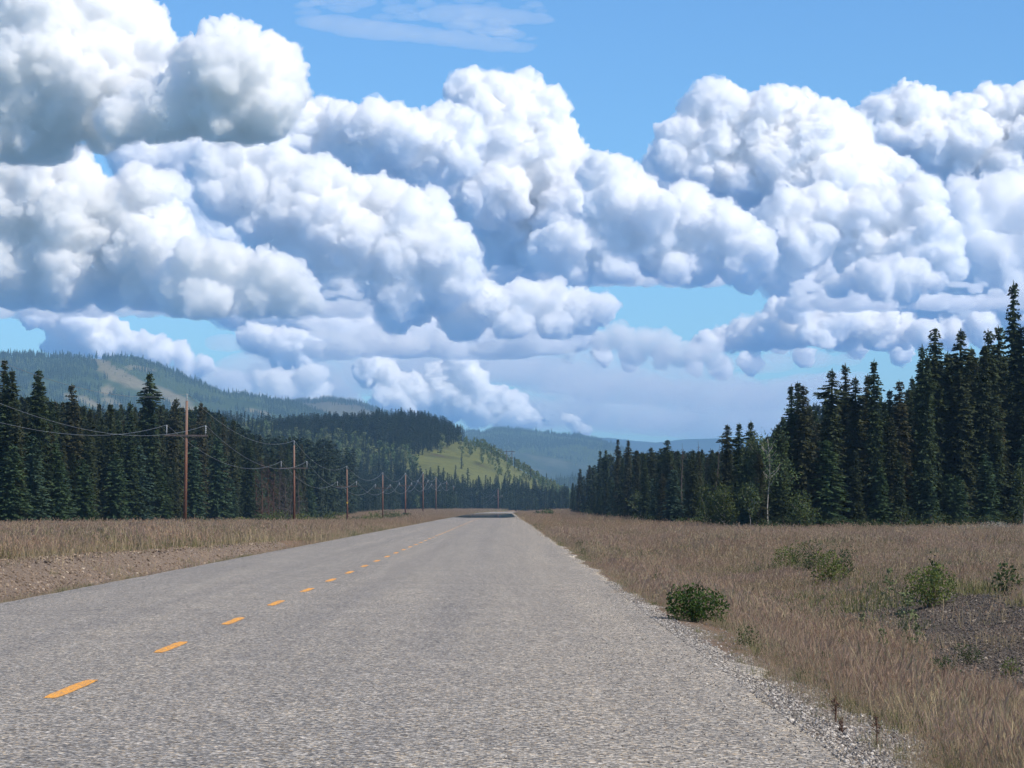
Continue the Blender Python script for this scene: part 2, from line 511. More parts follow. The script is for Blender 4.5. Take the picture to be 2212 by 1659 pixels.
# the sheet of hot air that mirrors the trees over the far road
m_mir, t, b = new_mat('hot_air_mirror')
co = nd(t, 'ShaderNodeNewGeometry').outputs['Position']
mp = nd(t, 'ShaderNodeMapping'); mp.inputs['Scale'].default_value = (.35, .045, 1); t.links.new(co, mp.inputs[0])
gl = nd(t, 'ShaderNodeBsdfGlossy'); gl.inputs['Roughness'].default_value = .02; gl.inputs['Color'].default_value = (.85, .9, .95, 1)
bn = nd(t, 'ShaderNodeBump'); bn.inputs['Strength'].default_value = .12; bn.inputs['Distance'].default_value = .02
t.links.new(noise_n(t, mp.outputs[0], 2.0, 3), bn.inputs['Height']); t.links.new(bn.outputs[0], gl.inputs['Normal'])
t.links.new(gl.outputs[0], t.nodes['Material Output'].inputs['Surface'])
mv = []; ym = np.arange(520, 905, 5.0)
for i, y in enumerate(ym):
    sh = float(road_shift(y)); e0 = 2.5*abs(math.sin(i*1.7))*(1 if i % 3 else 2) if (i < 8 or i > len(ym)-8) else .3*math.sin(i*2.1)
    mv += [(XL+.4+sh+abs(e0), y, .062), (XG-.6+sh-abs(e0)*.7, y, .062)]
mir = link(bpy.data.objects.new('road_mirage', mesh_np('road_mirage', mv, [(2*i, 2*i+1, 2*i+3, 2*i+2) for i in range(len(ym)-1)], m_mir)))
tag(mir, kind='structure')

# ------------------------------------------------------------------ far hills
BARE = [(262, 812, 75, 13, .52), (318, 842, 50, 12, .55), (372, 862, 46, 14, .6), (395, 885, 40, 10, .3), (300, 797, 34, 6, .1), (195, 872, 34, 9, .55), (240, 868, 30, 8, .4), (150, 857, 16, 9, .3), (560, 890, 26, 4, .2), (230, 845, 14, 10, 0)]
def bare_at(x, y, z):
    """dry eroded slopes on the big hill"""
    px = VX + x/y*F; py = VY - (z-EYE)/y*F; o = np.zeros(len(px))
    nn = fbm(x/90, y/150, 19)*1.6 + fbm(x/30, y/50, 29)
    for cx, cy, a, b_, w in BARE:
        dx, dy = px-cx, py-cy; u = dx*math.cos(w)+dy*math.sin(w); v = -dx*math.sin(w)+dy*math.cos(w)
        o = np.maximum(o, sstep(1.35, .75, np.sqrt((u/a)**2+(v/b_)**2) + nn))
    return o
def hill(name, prof, d, depth, mat, seed, rough=1.0, zb=-5, n=260, tilt=0, name_bare=False):
    """a long hill whose crest follows a skyline seen from the road, at distance d, slopes of its own depth"""
    pxs = np.linspace(prof[0][0], prof[-1][0], n)
    crest = (VY - np.interp(pxs, [p[0] for p in prof], [p[1] for p in prof]))/F*d + EYE
    crest = crest + crest*.02*fbm(pxs/17, pxs*0, seed)
    x = (pxs - VX)/F*d
    us = np.concatenate([np.linspace(-1, 0, 60), np.linspace(.08, 1, 10)])
    V = []
    for u in us:
        s = (1 - np.abs(u)**1.35)
        yy = d + u*depth + tilt*x
        gul = fbm(x/(d*.022) , np.full_like(x, u*4.0), seed+3, 5)
        gul2 = np.abs(fbm(x/(d*.045)+u*.6, np.full_like(x, u*1.2), seed+9, 4))
        z = zb + (crest - zb)*s*(1 + rough*(.35*gul - .5*gul2)*(1-s)*2.0)
        V.append(np.stack([x, yy + 0*x, z], 1))
    V = np.concatenate(V); m = len(us)
    bv = bare_at(V[:, 0], V[:, 1], V[:, 2]) if name_bare else np.zeros(len(V))
    ii = np.arange(n*m).reshape(m, n)
    f = np.stack([ii[:-1, :-1].ravel(), ii[:-1, 1:].ravel(), ii[1:, 1:].ravel(), ii[1:, :-1].ravel()], 1)
    me = mesh_np(name, V, f, mat, True); a_ = me.attributes.new('bare', 'FLOAT', 'POINT'); a_.data.foreach_set('value', bv.astype(np.float32))
    o = link(bpy.data.objects.new(name, me))
    tag(o, kind='structure')
    return o, V.reshape(m, n, 3)

def hill_mat(name, dark, light, bare, s, bare_lo=.58, bare_hi=.66):
    m, t, b = new_mat(name); co = coords(t)
    ba = nd(t, 'ShaderNodeAttribute', attribute_name='bare')
    big = noise_n(t, co, s, 9, .62)
    fine = noise_n(t, co, s*30, 4, .7)
    c = ramp(t, big, [(.35, dark), (.55, light), (.75, dark)])
    c = mixc(t, .35, c, ramp(t, fine, [(.3, tuple(x*.45 for x in dark)), (.7, light)]))
    nb = noise_n(t, coords(t, (1, .5, 1.4)), s*1.7, 7, .6)
    c = mixc(t, math_n(t, 'MULTIPLY', ramp(t, nb, [(bare_lo, (0, 0, 0)), (bare_hi, (1, 1, 1))]), .35), c, bare)
    c = mixc(t, ba.outputs['Fac'], c, ramp(t, fine, [(.3, tuple(x*.75 for x in bare)), (.7, tuple(x*1.15 for x in bare))]))
    t.links.new(c, b.inputs['Base Color']); b.inputs['Roughness'].default_value = 1; b.inputs['Specular IOR Level'].default_value = 0
    bump(t, b, fine, 1.0, .12/s*.03)
    return m
m_h1 = hill_mat('forested_hillside', (.028, .046, .026), (.066, .095, .04), (.19, .17, .105), .0022)
m_h2 = hill_mat('burnt_hillside', (.07, .065, .05), (.14, .13, .08), (.22, .18, .13), .003)
m_h3 = hill_mat('valley_hillside', (.022, .034, .024), (.06, .078, .042), (.26, .24, .18), .0016, .55, .7)
m_h4 = hill_mat('distant_hillside', (.03, .045, .035), (.045, .06, .045), (.1, .12, .09), .001)

big_prof = [(-1400, 820), (-700, 790), (-200, 762), (0, 769), (90, 772), (200, 777), (300, 780), (345, 794), (400, 820), (470, 846), (550, 862), (640, 878), (700, 900), (800, 935), (900, 985), (1000, 1060), (1060, 1110)]
hill_a, Va = hill('hill', big_prof, 6000, 1900, m_h1, 51, 1.2, n=700, name_bare=True)
burn_prof = [(420, 1000), (560, 905), (620, 873), (665, 868), (720, 866), (770, 873), (820, 890), (880, 910), (960, 960), (1060, 1040), (1120, 1100)]
hill_b, Vb = hill('hill', burn_prof, 7400, 1200, m_h2, 61, .8)
cen_prof = [(600, 1060), (800, 985), (900, 945), (1000, 938), (1040, 937), (1075, 930), (1120, 934), (1180, 938), (1240, 944), (1290, 955), (1330, 968), (1400, 1000), (1500, 1050), (1600, 1080), (1700, 1100)]
hill_c, Vc = hill('hill', cen_prof, 9000, 2600, m_h3, 71, .9)
far_prof = [(-1500, 975), (-400, 965), (700, 960), (1100, 955), (1250, 945), (1310, 945), (1370, 952), (1420, 956), (1480, 949), (1560, 948), (1700, 952), (1900, 940), (2300, 948), (2900, 960), (3600, 975)]
hill_d, Vd = hill('hill', far_prof, 15000, 1200, m_h4, 81, .3)
low_prof = [(1000, 1090), (1150, 1060), (1230, 1040), (1300, 1052), (1400, 1070), (1700, 1085), (2300, 1090)]
hill_e, Ve = hill('hill', low_prof, 4600, 900, m_h3, 91, .4)

# ------------------------------------------------------------------ haze
m_haze = bpy.data.materials.new('haze_air'); m_haze.use_nodes = True
t = m_haze.node_tree; t.nodes.remove(t.nodes['Principled BSDF'])
pvn = nd(t, 'ShaderNodeVolumePrincipled'); pvn.inputs['Color'].default_value = (.31, .59, .92, 1)
pvn.inputs['Density'].default_value = 8.5e-5; pvn.inputs['Anisotropy'].default_value = 0.0
t.links.new(pvn.outputs[0], t.nodes['Material Output'].inputs['Volume'])
hz = MB(); hz.box((0, 8100, 175), (9400, 8900, 185)); haze = hz.build('haze', m_haze); tag(haze, kind='stuff')

# ------------------------------------------------------------------ clouds: real bodies of scattering air beyond the haze
m_cloud = bpy.data.materials.new('cloud_body'); m_cloud.use_nodes = True
t = m_cloud.node_tree; t.nodes.remove(t.nodes['Principled BSDF'])
vs = nd(t, 'ShaderNodeVolumeScatter'); vs.inputs['Color'].default_value = (1, 1, 1, 1); vs.inputs['Density'].default_value = .032
vs.inputs['Anisotropy'].default_value = 0.1
t.links.new(vs.outputs[0], t.nodes['Material Output'].inputs['Volume'])
def cloud_mat(name, dens):
    m = m_cloud.copy(); m.name = name
    [n for n in m.node_tree.nodes if n.type == 'VOLUME_SCATTER'][0].inputs['Density'].default_value = dens
    return m
m_veil = cloud_mat('cloud_veil', .0045)
m_soft = cloud_mat('cloud_soft', .012)
m_cirrus = cloud_mat('cloud_thin', .0011)
m_mid = cloud_mat('cloud_mid', .03)
m_wisp = cloud_mat('cloud_wisp', .0011)

def cloud_nodes(vox, mat, amp, nscale, grow, zbase=None):
    g = bpy.data.node_groups.new('cloud_shape', 'GeometryNodeTree')
    g.interface.new_socket('Geometry', in_out='INPUT', socket_type='NodeSocketGeometry')
    g.interface.new_socket('Geometry', in_out='OUTPUT', socket_type='NodeSocketGeometry')
    N = g.nodes.new; L = g.links.new
    i = N('NodeGroupInput'); o = N('NodeGroupOutput')
    mp = N('GeometryNodeMeshToPoints'); L(i.outputs[0], mp.inputs[0])
    a = N('GeometryNodeInputNamedAttribute'); a.data_type = 'FLOAT'; a.inputs[0].default_value = 'rad'
    ml = N('ShaderNodeMath'); ml.operation = 'MULTIPLY'; ml.inputs[1].default_value = grow; L(a.outputs[0], ml.inputs[0])
    pv = N('GeometryNodePointsToVolume'); pv.resolution_mode = 'VOXEL_SIZE'; pv.inputs['Voxel Size'].default_value = vox
    L(mp.outputs[0], pv.inputs['Points']); L(ml.outputs[0], pv.inputs['Radius'])
    vm = N('GeometryNodeVolumeToMesh'); vm.inputs['Threshold'].default_value = .3; L(pv.outputs[0], vm.inputs[0])
    sp = N('GeometryNodeSetPosition'); L(vm.outputs[0], sp.inputs[0])
    last = None
    for sc_, am in ((nscale, amp), (nscale*2.6, amp*.6), (nscale*6.5, amp*.42)):
        nz = N('ShaderNodeTexNoise'); nz.inputs['Scale'].default_value = sc_; nz.inputs['Detail'].default_value = 4
        sb = N('ShaderNodeVectorMath'); sb.operation = 'SUBTRACT'; sb.inputs[1].default_value = (.5, .5, .5); L(nz.outputs['Color'], sb.inputs[0])
        sc2 = N('ShaderNodeVectorMath'); sc2.operation = 'SCALE'; sc2.inputs['Scale'].default_value = am; L(sb.outputs[0], sc2.inputs[0])
        if last is None: last = sc2
        else:
            ad = N('ShaderNodeVectorMath'); ad.operation = 'ADD'; L(last.outputs[0], ad.inputs[0]); L(sc2.outputs[0], ad.inputs[1]); last = ad
    if zbase is not None:
        # condensation level: whatever bulges below it is pressed up to a nearly flat base
        pos = N('GeometryNodeInputPosition'); sx_ = N('ShaderNodeSeparateXYZ'); L(pos.outputs[0], sx_.inputs[0])
        df = N('ShaderNodeMath'); df.operation = 'SUBTRACT'; df.inputs[0].default_value = zbase; L(sx_.outputs[2], df.inputs[1])
        mx = N('ShaderNodeMath'); mx.operation = 'MAXIMUM'; mx.inputs[1].default_value = 0; L(df.outputs[0], mx.inputs[0])
        m9 = N('ShaderNodeMath'); m9.operation = 'MULTIPLY'; m9.inputs[1].default_value = .86; L(mx.outputs[0], m9.inputs[0])
        cx = N('ShaderNodeCombineXYZ'); L(m9.outputs[0], cx.inputs[2])
        ad = N('ShaderNodeVectorMath'); ad.operation = 'ADD'; L(last.outputs[0], ad.inputs[0]); L(cx.outputs[0], ad.inputs[1]); last = ad
    L(last.outputs[0], sp.inputs['Offset'])
    sm = N('GeometryNodeSetMaterial'); sm.inputs['Material'].default_value = mat; L(sp.outputs[0], sm.inputs[0])
    ss = N('GeometryNodeSetShadeSmooth'); L(sm.outputs[0], ss.inputs[0]); L(ss.outputs[0], o.inputs[0])
    return g

def cloud(label, blobs, d, base=None, levels=((34, .2, .42), (14, .28, .52), (8, .3, .5)), mat=None, veil=True, flat=1.0, amp=1.0, vox=9, group=None, shrink=.98, spread=.35):
    k = d/F
    mat = mat or m_cloud
    c = np.array([at(x, y, d + rng.normal()*r*k*spread) for x, y, r in blobs]); r = np.array([bb[2]*k*shrink for bb in blobs])
    c0, r0 = c, r
    C, Rr = [c], [r]
    for n, f0, f1 in levels:
        v = rng.normal(size=(len(c)*n, 3)); v /= np.linalg.norm(v, axis=1)[:, None]
        v[:, 2] = np.where(v[:, 2] < -.25, -v[:, 2], v[:, 2]); v[:, 1] = -np.abs(v[:, 1])
        cc = np.repeat(c, n, 0); rr = np.repeat(r, n)
        cr = rr*rng.uniform(f0, f1, len(rr))
        c2 = cc + v*(rr*rng.uniform(.86, 1.0, len(rr)))[:, None]
        keep = cr > vox*.9
        dist = np.linalg.norm(c2[:, None, :] - c0[None], axis=2)
        keep &= np.all(dist > r0[None]*.86, axis=1)
        c, r = c2[keep], cr[keep]
        if len(c) == 0: break
        C.append(c); Rr.append(r)
    c = np.concatenate(C); r = np.concatenate(Rr)
    org = c.mean(0)
    zb = None if base is None else (at(0, base, d)[2] - org[2])/flat
    me = bpy.data.meshes.new('cloud'); pts = (c - org)/np.array([1, 1, flat])
    me.vertices.add(len(pts)); me.vertices.foreach_set('co', pts.astype(np.float32).ravel())
    a = me.attributes.new('rad', 'FLOAT', 'POINT'); a.data.foreach_set('value', r.astype(np.float32))
    o = link(bpy.data.objects.new('cloud', me)); o.location = org; o.scale = (1, 1, flat)
    tag(o, label, 'cloud', group)
    md = o.modifiers.new('shape', 'NODES'); md.node_group = cloud_nodes(vox*d/20000, mat, 135*amp*k/3, .0042*3/k, 1.0, zb)
    if veil:
        o2 = link(bpy.data.objects.new('veil', me), o)
        md = o2.modifiers.new('shape', 'NODES'); md.node_group = cloud_nodes(vox*1.6*d/20000, m_veil, 140*amp*k/3, .0032*3/k, 1.12, zb)
    return o

cloud('huge white cumulus at the top left corner with grey folds',
      [(60,50,110),(170,50,110),(260,100,90),(325,120,60),(60,180,110),(180,190,110),(290,190,80),(0,260,90),(90,280,80),(150,250,60),(-90,120,120),(-100,260,110),(350,190,60),(270,250,60),(220,270,60),(40,310,70),(120,320,40),(-60,330,80)], 15500, base=345)
cloud('round grey cumulus knob just right of the top left cloud mass',
      [(500,165,95),(560,180,85),(440,170,70),(610,200,50),(500,230,80),(400,230,70),(580,240,60),(330,240,60),(620,170,35),(470,270,55),(350,265,60),(540,285,50),(260,270,50)], 15000, base=300)
cloud('long soft grey-white cloud bank under the round cumulus knob',
      [(290,350,55),(370,345,50),(430,330,45),(650,270,50),(710,285,60),(790,290,60),(860,305,60),(930,310,60),(985,300,55),(1000,350,35),(900,360,55),(790,350,60),(620,310,55),(540,340,50),(700,350,60),(830,270,35),(950,270,40)], 22000, base=420)
cloud('bright cauliflower cumulus on the left edge above the dark flat base',
      [(20,390,70),(90,400,70),(150,390,60),(200,440,60),(300,410,50),(340,430,50),(360,490,55),(30,490,100),(140,500,100),(250,510,90),(340,560,80),(30,590,80),(130,600,80),(240,600,70),(330,630,60),(-80,470,120),(-90,600,100),(390,540,40)], 17500, base=668)
cloud('low cumulus shoulder stepping down to the right below the bright left cloud',
      [(430,575,50),(480,570,45),(400,630,60),(500,610,60),(565,600,50),(610,620,50),(650,645,38),(680,655,22),(550,660,50),(450,670,50),(620,670,35)], 17000, base=682)
cloud('large central cumulus whose lit lobes climb from lower right to upper left',
      [(470,370,55),(520,345,45),(580,350,50),(630,390,50),(690,400,55),(750,440,60),(820,460,60),(880,480,60),(930,470,50),(980,540,50),(940,560,60),(860,560,70),(780,540,70),(700,500,70),(620,470,60),(540,430,60),(480,430,55),(660,570,60),(760,620,60),(860,640,60),(960,620,55),(1000,590,35),(600,540,55),(560,490,50)], 19500, base=700)
cloud('low right foot of the central cumulus, ending in a white knob',
      [(900,660,45),(980,660,50),(1050,665,50),(1120,670,50),(1190,670,50),(1250,680,45),(1300,670,35),(1320,660,20),(1000,710,40),(1100,710,40),(1200,710,35),(850,690,35)], 19800, base=728)
cloud('towering cumulus in the centre with a knobbly top',
      [(995,200,38),(1030,190,35),(1080,205,45),(1135,200,42),(1190,235,42),(1215,240,25),(1050,250,60),(1120,280,70),(1190,300,60),(1220,350,45),(1080,340,80),(1170,380,80),(1250,400,60),(1060,430,80),(1150,470,80),(1240,470,70),(1080,520,70),(1180,560,70),(1040,480,50)], 23500, base=615)
cloud('sloping cumulus ridge running down right from the central tower',
      [(1300,385,45),(1345,380,38),(1385,425,40),(1330,450,60),(1410,470,50),(1480,440,42),(1500,480,50),(1560,490,45),(1600,520,50),(1640,540,40),(1420,540,60),(1300,530,60),(1220,530,55),(1520,560,50),(1180,550,40),(1330,590,40),(1460,590,35),(1590,580,35),(1240,590,35)], 21500, base=612)
cloud('tall cumulus in the right half with a pointed left peak',
      [(1545,210,38),(1520,250,45),(1580,245,45),(1480,300,50),(1550,310,60),(1620,260,40),(1670,235,42),(1700,225,35),(1740,240,40),(1790,265,45),(1840,290,42),(1865,310,28),(1660,310,70),(1750,330,75),(1840,370,60),(1900,370,45),(1940,390,40),(1700,400,80),(1800,430,75),(1600,390,70),(1880,440,60),(1520,370,60),(1450,350,40)], 24500, base=480)
cloud('broad cumulus skirt below the tall right cloud',
      [(1700,480,60),(1780,470,60),(1860,480,60),(1930,470,55),(1990,430,45),(2010,400,22),(2010,500,50),(2040,540,40),(2060,580,30),(1960,550,60),(1860,560,60),(1740,530,55),(1660,500,45),(2030,600,30),(1900,610,45),(1700,590,30),(1610,600,35)], 23000, base=640)
cloud('puffy cumulus bank along the right edge of the picture',
      [(1900,250,42),(1945,235,42),(1990,240,45),(2040,250,40),(2090,245,40),(2140,235,42),(2190,235,42),(2250,235,50),(1930,310,60),(2010,310,60),(2090,310,60),(2170,300,60),(2250,310,60),(2080,380,60),(2180,390,70),(2280,400,80),(2130,350,50)], 27000, base=450)
cloud('shaded blue-grey cloud mass at the right edge behind the tall spruces',
      [(2080,450,55),(2150,450,70),(2240,460,80),(2110,530,60),(2190,560,70),(2280,560,80),(2120,610,45),(2200,630,50),(2290,640,60)], 26000, base=690, levels=((8,.3,.5),(4,.3,.5)), mat=m_soft)
cloud('small bright cumulus knob low in the right cloud bank',
      [(1850,605,30),(1885,590,30),(1930,590,35),(1980,600,35),(2015,615,25),(1900,625,35),(1960,630,35),(1810,625,25)], 20500, base=662)
cloud('broken cumulus row over the right spruces',
      [(1690,685,34),(1725,672,34),(1765,700,38),(1800,705,42),(1850,705,42),(1900,710,40),(1950,720,36),(2000,725,34),(1830,730,38),(1900,738,36),(1655,712,32),(1610,728,36),(1565,748,36),(1530,756,34),(1640,745,34),(1700,735,36),(1760,738,36),(2060,725,34),(2120,715,36)], 29000, base=752, mat=m_mid, spread=1.5)
cloud('ragged low cloud row right of the central cumulus foot',
      [(1340,735,34),(1390,740,32),(1440,750,30),(1230,765,18),(1490,765,26),(1300,745,26),(1540,775,28),(1420,790,22),(1365,760,30),(1465,770,30),(1520,765,26)], 18500, base=798, mat=m_soft)
cloud('pale cumulus row rising behind the big hill on the left',
      [(70,680,30),(120,700,36),(170,710,40),(220,715,36),(255,725,28),(150,750,45),(230,760,40),(300,750,30),(340,765,32),(390,770,26),(330,800,30),(400,810,30),(440,790,20)], 30000, base=835, mat=m_mid)
cloud('small cream cumulus hanging over the burnt ridge',
      [(530,740,26),(565,735,36),(600,750,36),(640,755,34),(670,745,25),(600,780,28),(650,785,22)], 29000, base=800)
cloud('pair of pinkish cloud puffs standing behind the burnt ridge',
      [(570,830,28),(600,825,32),(610,860,30),(675,825,30),(690,845,26),(680,870,26),(560,870,25)], 18200, base=900, mat=m_mid)
cloud('pinkish cumulus towers rising behind the forested hill',
      [(790,805,30),(830,815,34),(870,840,34),(905,835,28),(850,870,40),(915,870,35),(960,815,34),(1000,800,32),(1015,830,32),(1040,850,28),(1070,870,32),(1110,885,32),(1140,905,22),(960,870,45),(1030,890,40),(1100,920,30),(880,900,35)], 36000, base=960, mat=m_mid)
cloud('tiny pink cloud finger above the middle hills',
      [(1228,900,14),(1240,910,16),(1252,925,16),(1262,938,14)], 36000, base=950, mat=m_mid, vox=6)
cloud('wide shaded blue-grey cloud bank filling the gaps behind the central cumulus',
      [(1060,480,80),(1090,580,80),(1010,430,60),(1150,600,60),(430,440,50),(440,520,60),(500,640,70),(600,690,60),(700,620,80),(720,700,60),(800,690,60),(950,700,50),(640,330,60),(760,370,70),(880,400,60),(330,350,50),(1000,620,70)], 33000, base=760, levels=((10,.35,.6),(6,.3,.5)), mat=m_soft, vox=14)
cloud('wide shaded blue-grey cloud bank filling the gaps behind the right cumulus',
      [(1440,400,60),(1500,400,90),(1580,430,80),(1560,560,50),(1640,470,70),(1700,580,70),(1800,600,70),(1900,620,60),(2050,500,90),(2150,600,80),(2260,560,90),(1990,640,60),(2100,680,50),(2230,700,60),(1420,360,35)], 34000, base=730, levels=((10,.35,.6),(6,.3,.5)), mat=m_soft, vox=14)
cloud('pale cloud row across the sky above the middle hills',
      [(1300,775,22),(1360,780,26),(1430,775,24),(1500,790,22),(1560,800,26),(1620,790,22),(1680,740,26),(1740,770,24),(1850,760,24),(1950,770,26),(2050,700,28),(2120,690,30)], 40000, base=830, mat=m_mid, vox=14)
cloud('faint cloud row low over the burnt ridge and the left hill',
      [(470,835,34),(510,840,36),(550,850,34),(430,820,28),(640,850,34),(730,850,30),(750,880,30),(1160,935,22),(1190,930,20)], 44000, base=905, mat=m_cirrus, vox=14)
# flat grey bases: low wide decks
cloud('long flat blue-grey cloud base across the left middle sky',
      [(x, 668, 40) for x in range(-120, 780, 55)], 18500, levels=((6,.3,.6),), mat=m_soft, flat=.5, veil=False, spread=2.5, amp=.9, shrink=1.0)
cloud('flat slate-blue cloud base in the centre above the pink towers',
      [(x, 752 + 6*math.sin(x*.02), 48) for x in range(700, 1230, 45)], 20500, levels=((6,.3,.6),), mat=m_soft, flat=.5, veil=False, spread=2.5, amp=.9, shrink=1.0)
cloud('dark flat underside of the ridge of cumulus right of centre',
      [(x, 605, 36) for x in range(1040, 1560, 45)], 22000, levels=((6,.3,.6),), mat=m_soft, flat=.45, veil=False, spread=2.5, amp=.8, shrink=1.0)
cloud('long blue-grey cloud base under the right bank',
      [(x, 655, 44) for x in range(1740, 2420, 55)], 23000, levels=((6,.3,.6),), mat=m_soft, flat=.45, veil=False, spread=2.5, amp=.8, shrink=1.0)
cloud('broad pale veil of cloud low in the centre sky behind the pink towers',
      [(x, 800 + 20*math.sin(x*.011), 90) for x in range(560, 1300, 70)], 42000, levels=((6,.3,.6),), mat=m_cirrus, flat=.38, veil=False, spread=3, amp=.5, shrink=1.2)
cloud('broad pale veil of cloud above the right half of the horizon',
      [(x, 905 + 10*math.sin(x*.009), 80) for x in range(1150, 1900, 70)], 46000, levels=((6,.3,.6),), mat=m_cirrus, flat=.4, veil=False, spread=3, amp=.5, shrink=1.2)
cloud('soft blue-grey sheet of cloud beneath the central cumulus foot',
      [(x, 735 + 8*math.sin(x*.03), 62) for x in range(680, 1280, 50)], 31000, levels=((8,.3,.6),), mat=m_soft, flat=.5, veil=False, spread=3, amp=1.0, shrink=1.0)
cloud('thin haze-like cloud layer low over the right horizon',
      [(x, 850 + 12*math.sin(x*.013), 80) for x in range(1250, 1800, 60)], 38000, levels=((6,.3,.6),), mat=m_cirrus, flat=.4, veil=False, spread=3, amp=.35, shrink=1.1)
cloud('thin wispy cloud streak alone high in the blue',
      [(680,42,20),(720,46,26),(770,56,28),(820,62,28),(870,66,26),(920,72,24),(970,78,24),(1020,86,22),(1070,92,22),(1120,98,16)], 26000, levels=((6,.3,.6),), mat=m_wisp, flat=.30, veil=False, spread=.6, amp=.09, shrink=2.4)
cloud('fainter upper wisp touching the high cloud streak',
      [(960,26,24),(1010,22,24),(1060,28,24),(1110,32,22),(1160,36,16),(1000,48,20),(1060,58,20),(1100,70,16)], 27000, levels=((6,.3,.6),), mat=m_wisp, flat=.32, veil=False, spread=.6, amp=.09, shrink=2.4)

# ------------------------------------------------------------------ plant meshes
m_bark = plain('spruce_bark', (.085, .065, .052), .95, .35, 3)
m_spruce = foliage('spruce_needles', (.028, .050, .026), (.062, .092, .042), (.066, .066, .036), .18, .5)
m_spruce_g = foliage('young_spruce_needles', (.042, .080, .038), (.085, .135, .058), (.060, .105, .078), .2, .5)
m_spruce_far = foliage('far_spruce_needles', (.026, .046, .028), (.048, .074, .038), (.040, .055, .044), .12, .1)
m_aspen = foliage('aspen_leaves', (.05, .085, .035), (.09, .135, .055), (.105, .135, .065), .3, .5)
m_aspen_far = foliage('hill_aspen_leaves', (.085, .135, .06), (.14, .20, .085), (.17, .19, .09), .3, .1)
m_aspen_bark = plain('aspen_bark', (.30, .29, .26), .8, .3, 4)
m_dead = plain('dead_spruce_wood', (.085, .07, .065), .95, .3, 2)
m_rust = plain('rusty_dead_twigs', (.085, .052, .042), .95, .35, 2)
m_leaf_d = foliage('dark_shrub_leaves', (.030, .060, .014), (.062, .105, .022), (.045, .08, .02), .25, 2.5)
m_leaf_l = foliage('light_shrub_leaves', (.07, .11, .03), (.16, .19, .05), (.13, .15, .04), .3, 2.0)
m_leaf_m = foliage('shrub_leaves', (.04, .066, .024), (.085, .11, .038), (.06, .085, .035), .3, 1.5)
m_twig = plain('twig_bark', (.12, .09, .065), .9, .3, 5)

def tri_soup(A, B, C_):
    v = np.stack([A, B, C_], 1).reshape(-1, 3)
    return v, np.arange(len(v)).reshape(-1, 3)

def spruce_crown(seed, H=15., Rm=1.5, club=.0, bare=.04, step=.25, per=(7, 11), blade=.36, spacing=.15, core=True, ragged=.2):
    r = np.random.default_rng(seed)
    A = []; Bv = []; Cv = []
    z = H*bare; k = 0
    while z < H*.985:
        tt = z/H
        f = (1-tt)**.66*(min(1, .55 + tt*2.2)) + .05
        f *= 1 + club*math.exp(-((tt-.86)/.06)**2)*3
        f *= 1 + ragged*1.4*(float(vnoise(z*.8, seed*.7, seed))-.5)
        nb = r.integers(*per)
        if tt > .85: nb = max(4, nb-2)
        for a in r.uniform(0, 2*np.pi, nb):
            L = max(.16, Rm*f*r.uniform(1-ragged*1.6, 1+ragged))
            if r.random() < .04: continue
            d = np.array([math.cos(a), math.sin(a)])
            m = max(2, int(L/spacing))
            s = np.linspace(.22, 1, m)
            droop = L*(.18 + .34*(1-tt)) if tt < .93 else -L*.5
            pz = z - droop*(s**1.3) + .12*L*np.clip(s-.6, 0, 1)*2
            px_ = d[0]*L*s; py_ = d[1]*L*s
            for side in (-1, 1, 0):
                ang = a + side*r.uniform(.5, 1.1, m) + r.normal(0, .15, m)
                ln = blade*r.uniform(.7, 1.25, m)*(1.1 - .35*s)*(1 if L > .5 else .75)
                tip = np.stack([px_ + np.cos(ang)*ln, py_ + np.sin(ang)*ln, pz + r.uniform(-.55, .12, m)*ln], 1)
                w = blade*.30*r.uniform(.7, 1.3, m)
                wa = r.uniform(0, 2*np.pi, m)
                off = np.stack([-np.sin(ang)*w, np.cos(ang)*w, r.uniform(-1, 1, m)*w], 1)
                p = np.stack([px_, py_, pz], 1)
                A.append(p + off); Bv.append(p - off); Cv.append(tip)
        z += step*r.uniform(.7, 1.3)*(1 - .35*tt)
    # leader
    for q in range(6):
        a = q*1.05; zz = H*(.955 + .007*q)
        A.append(np.array([[.05*math.cos(a), .05*math.sin(a), zz]])); Bv.append(np.array([[-.05*math.cos(a), -.05*math.sin(a), zz]]))
        Cv.append(np.array([[.11*math.cos(a+1), .11*math.sin(a+1), zz + .35]]))
    v, f = tri_soup(np.concatenate(A), np.concatenate(Bv), np.concatenate(Cv))
    if core:
        n = 7; zs = np.linspace(H*(bare+.03), H*.93, 9); cv = []; cf = []
        for i, zz in enumerate(zs):
            tt = zz/H
            for q in range(n):
                a = 2*np.pi*q/n + i*.4; rr = Rm*.30*((1-tt)**.8)*r.uniform(.6, 1.3) + .02
                cv.append((math.cos(a)*rr, math.sin(a)*rr, zz + r.uniform(-.2, .2)))
        for i in range(8):
            for q in range(n):
                q2 = (q+1) % n; a0 = i*n+q; a1 = i*n+q2; b0 = a0+n; b1 = a1+n
                cf += [(a0, a1, b1), (a0, b1, b0)]
        cf = np.array(cf) + len(v)
        v = np.concatenate([v, np.array(cv)]); f = np.concatenate([f, cf])
    return v, f

def trunk_mesh(name, H, r0, mat, bend=.12, seed=0, top=.97):
    rr = random.Random(seed); m = MB(); n = 7
    pts = [(bend*math.sin(i*.9+seed)*(i > 0), bend*math.cos(i*.7+seed)*(i > 0)*.7, -.35 + (H*top+.35)*i/(n-1)) for i in range(n)]
    m.tube(pts, [r0*(1-.93*i/(n-1)) for i in range(n)], 6)
    return m.mesh(name, mat)

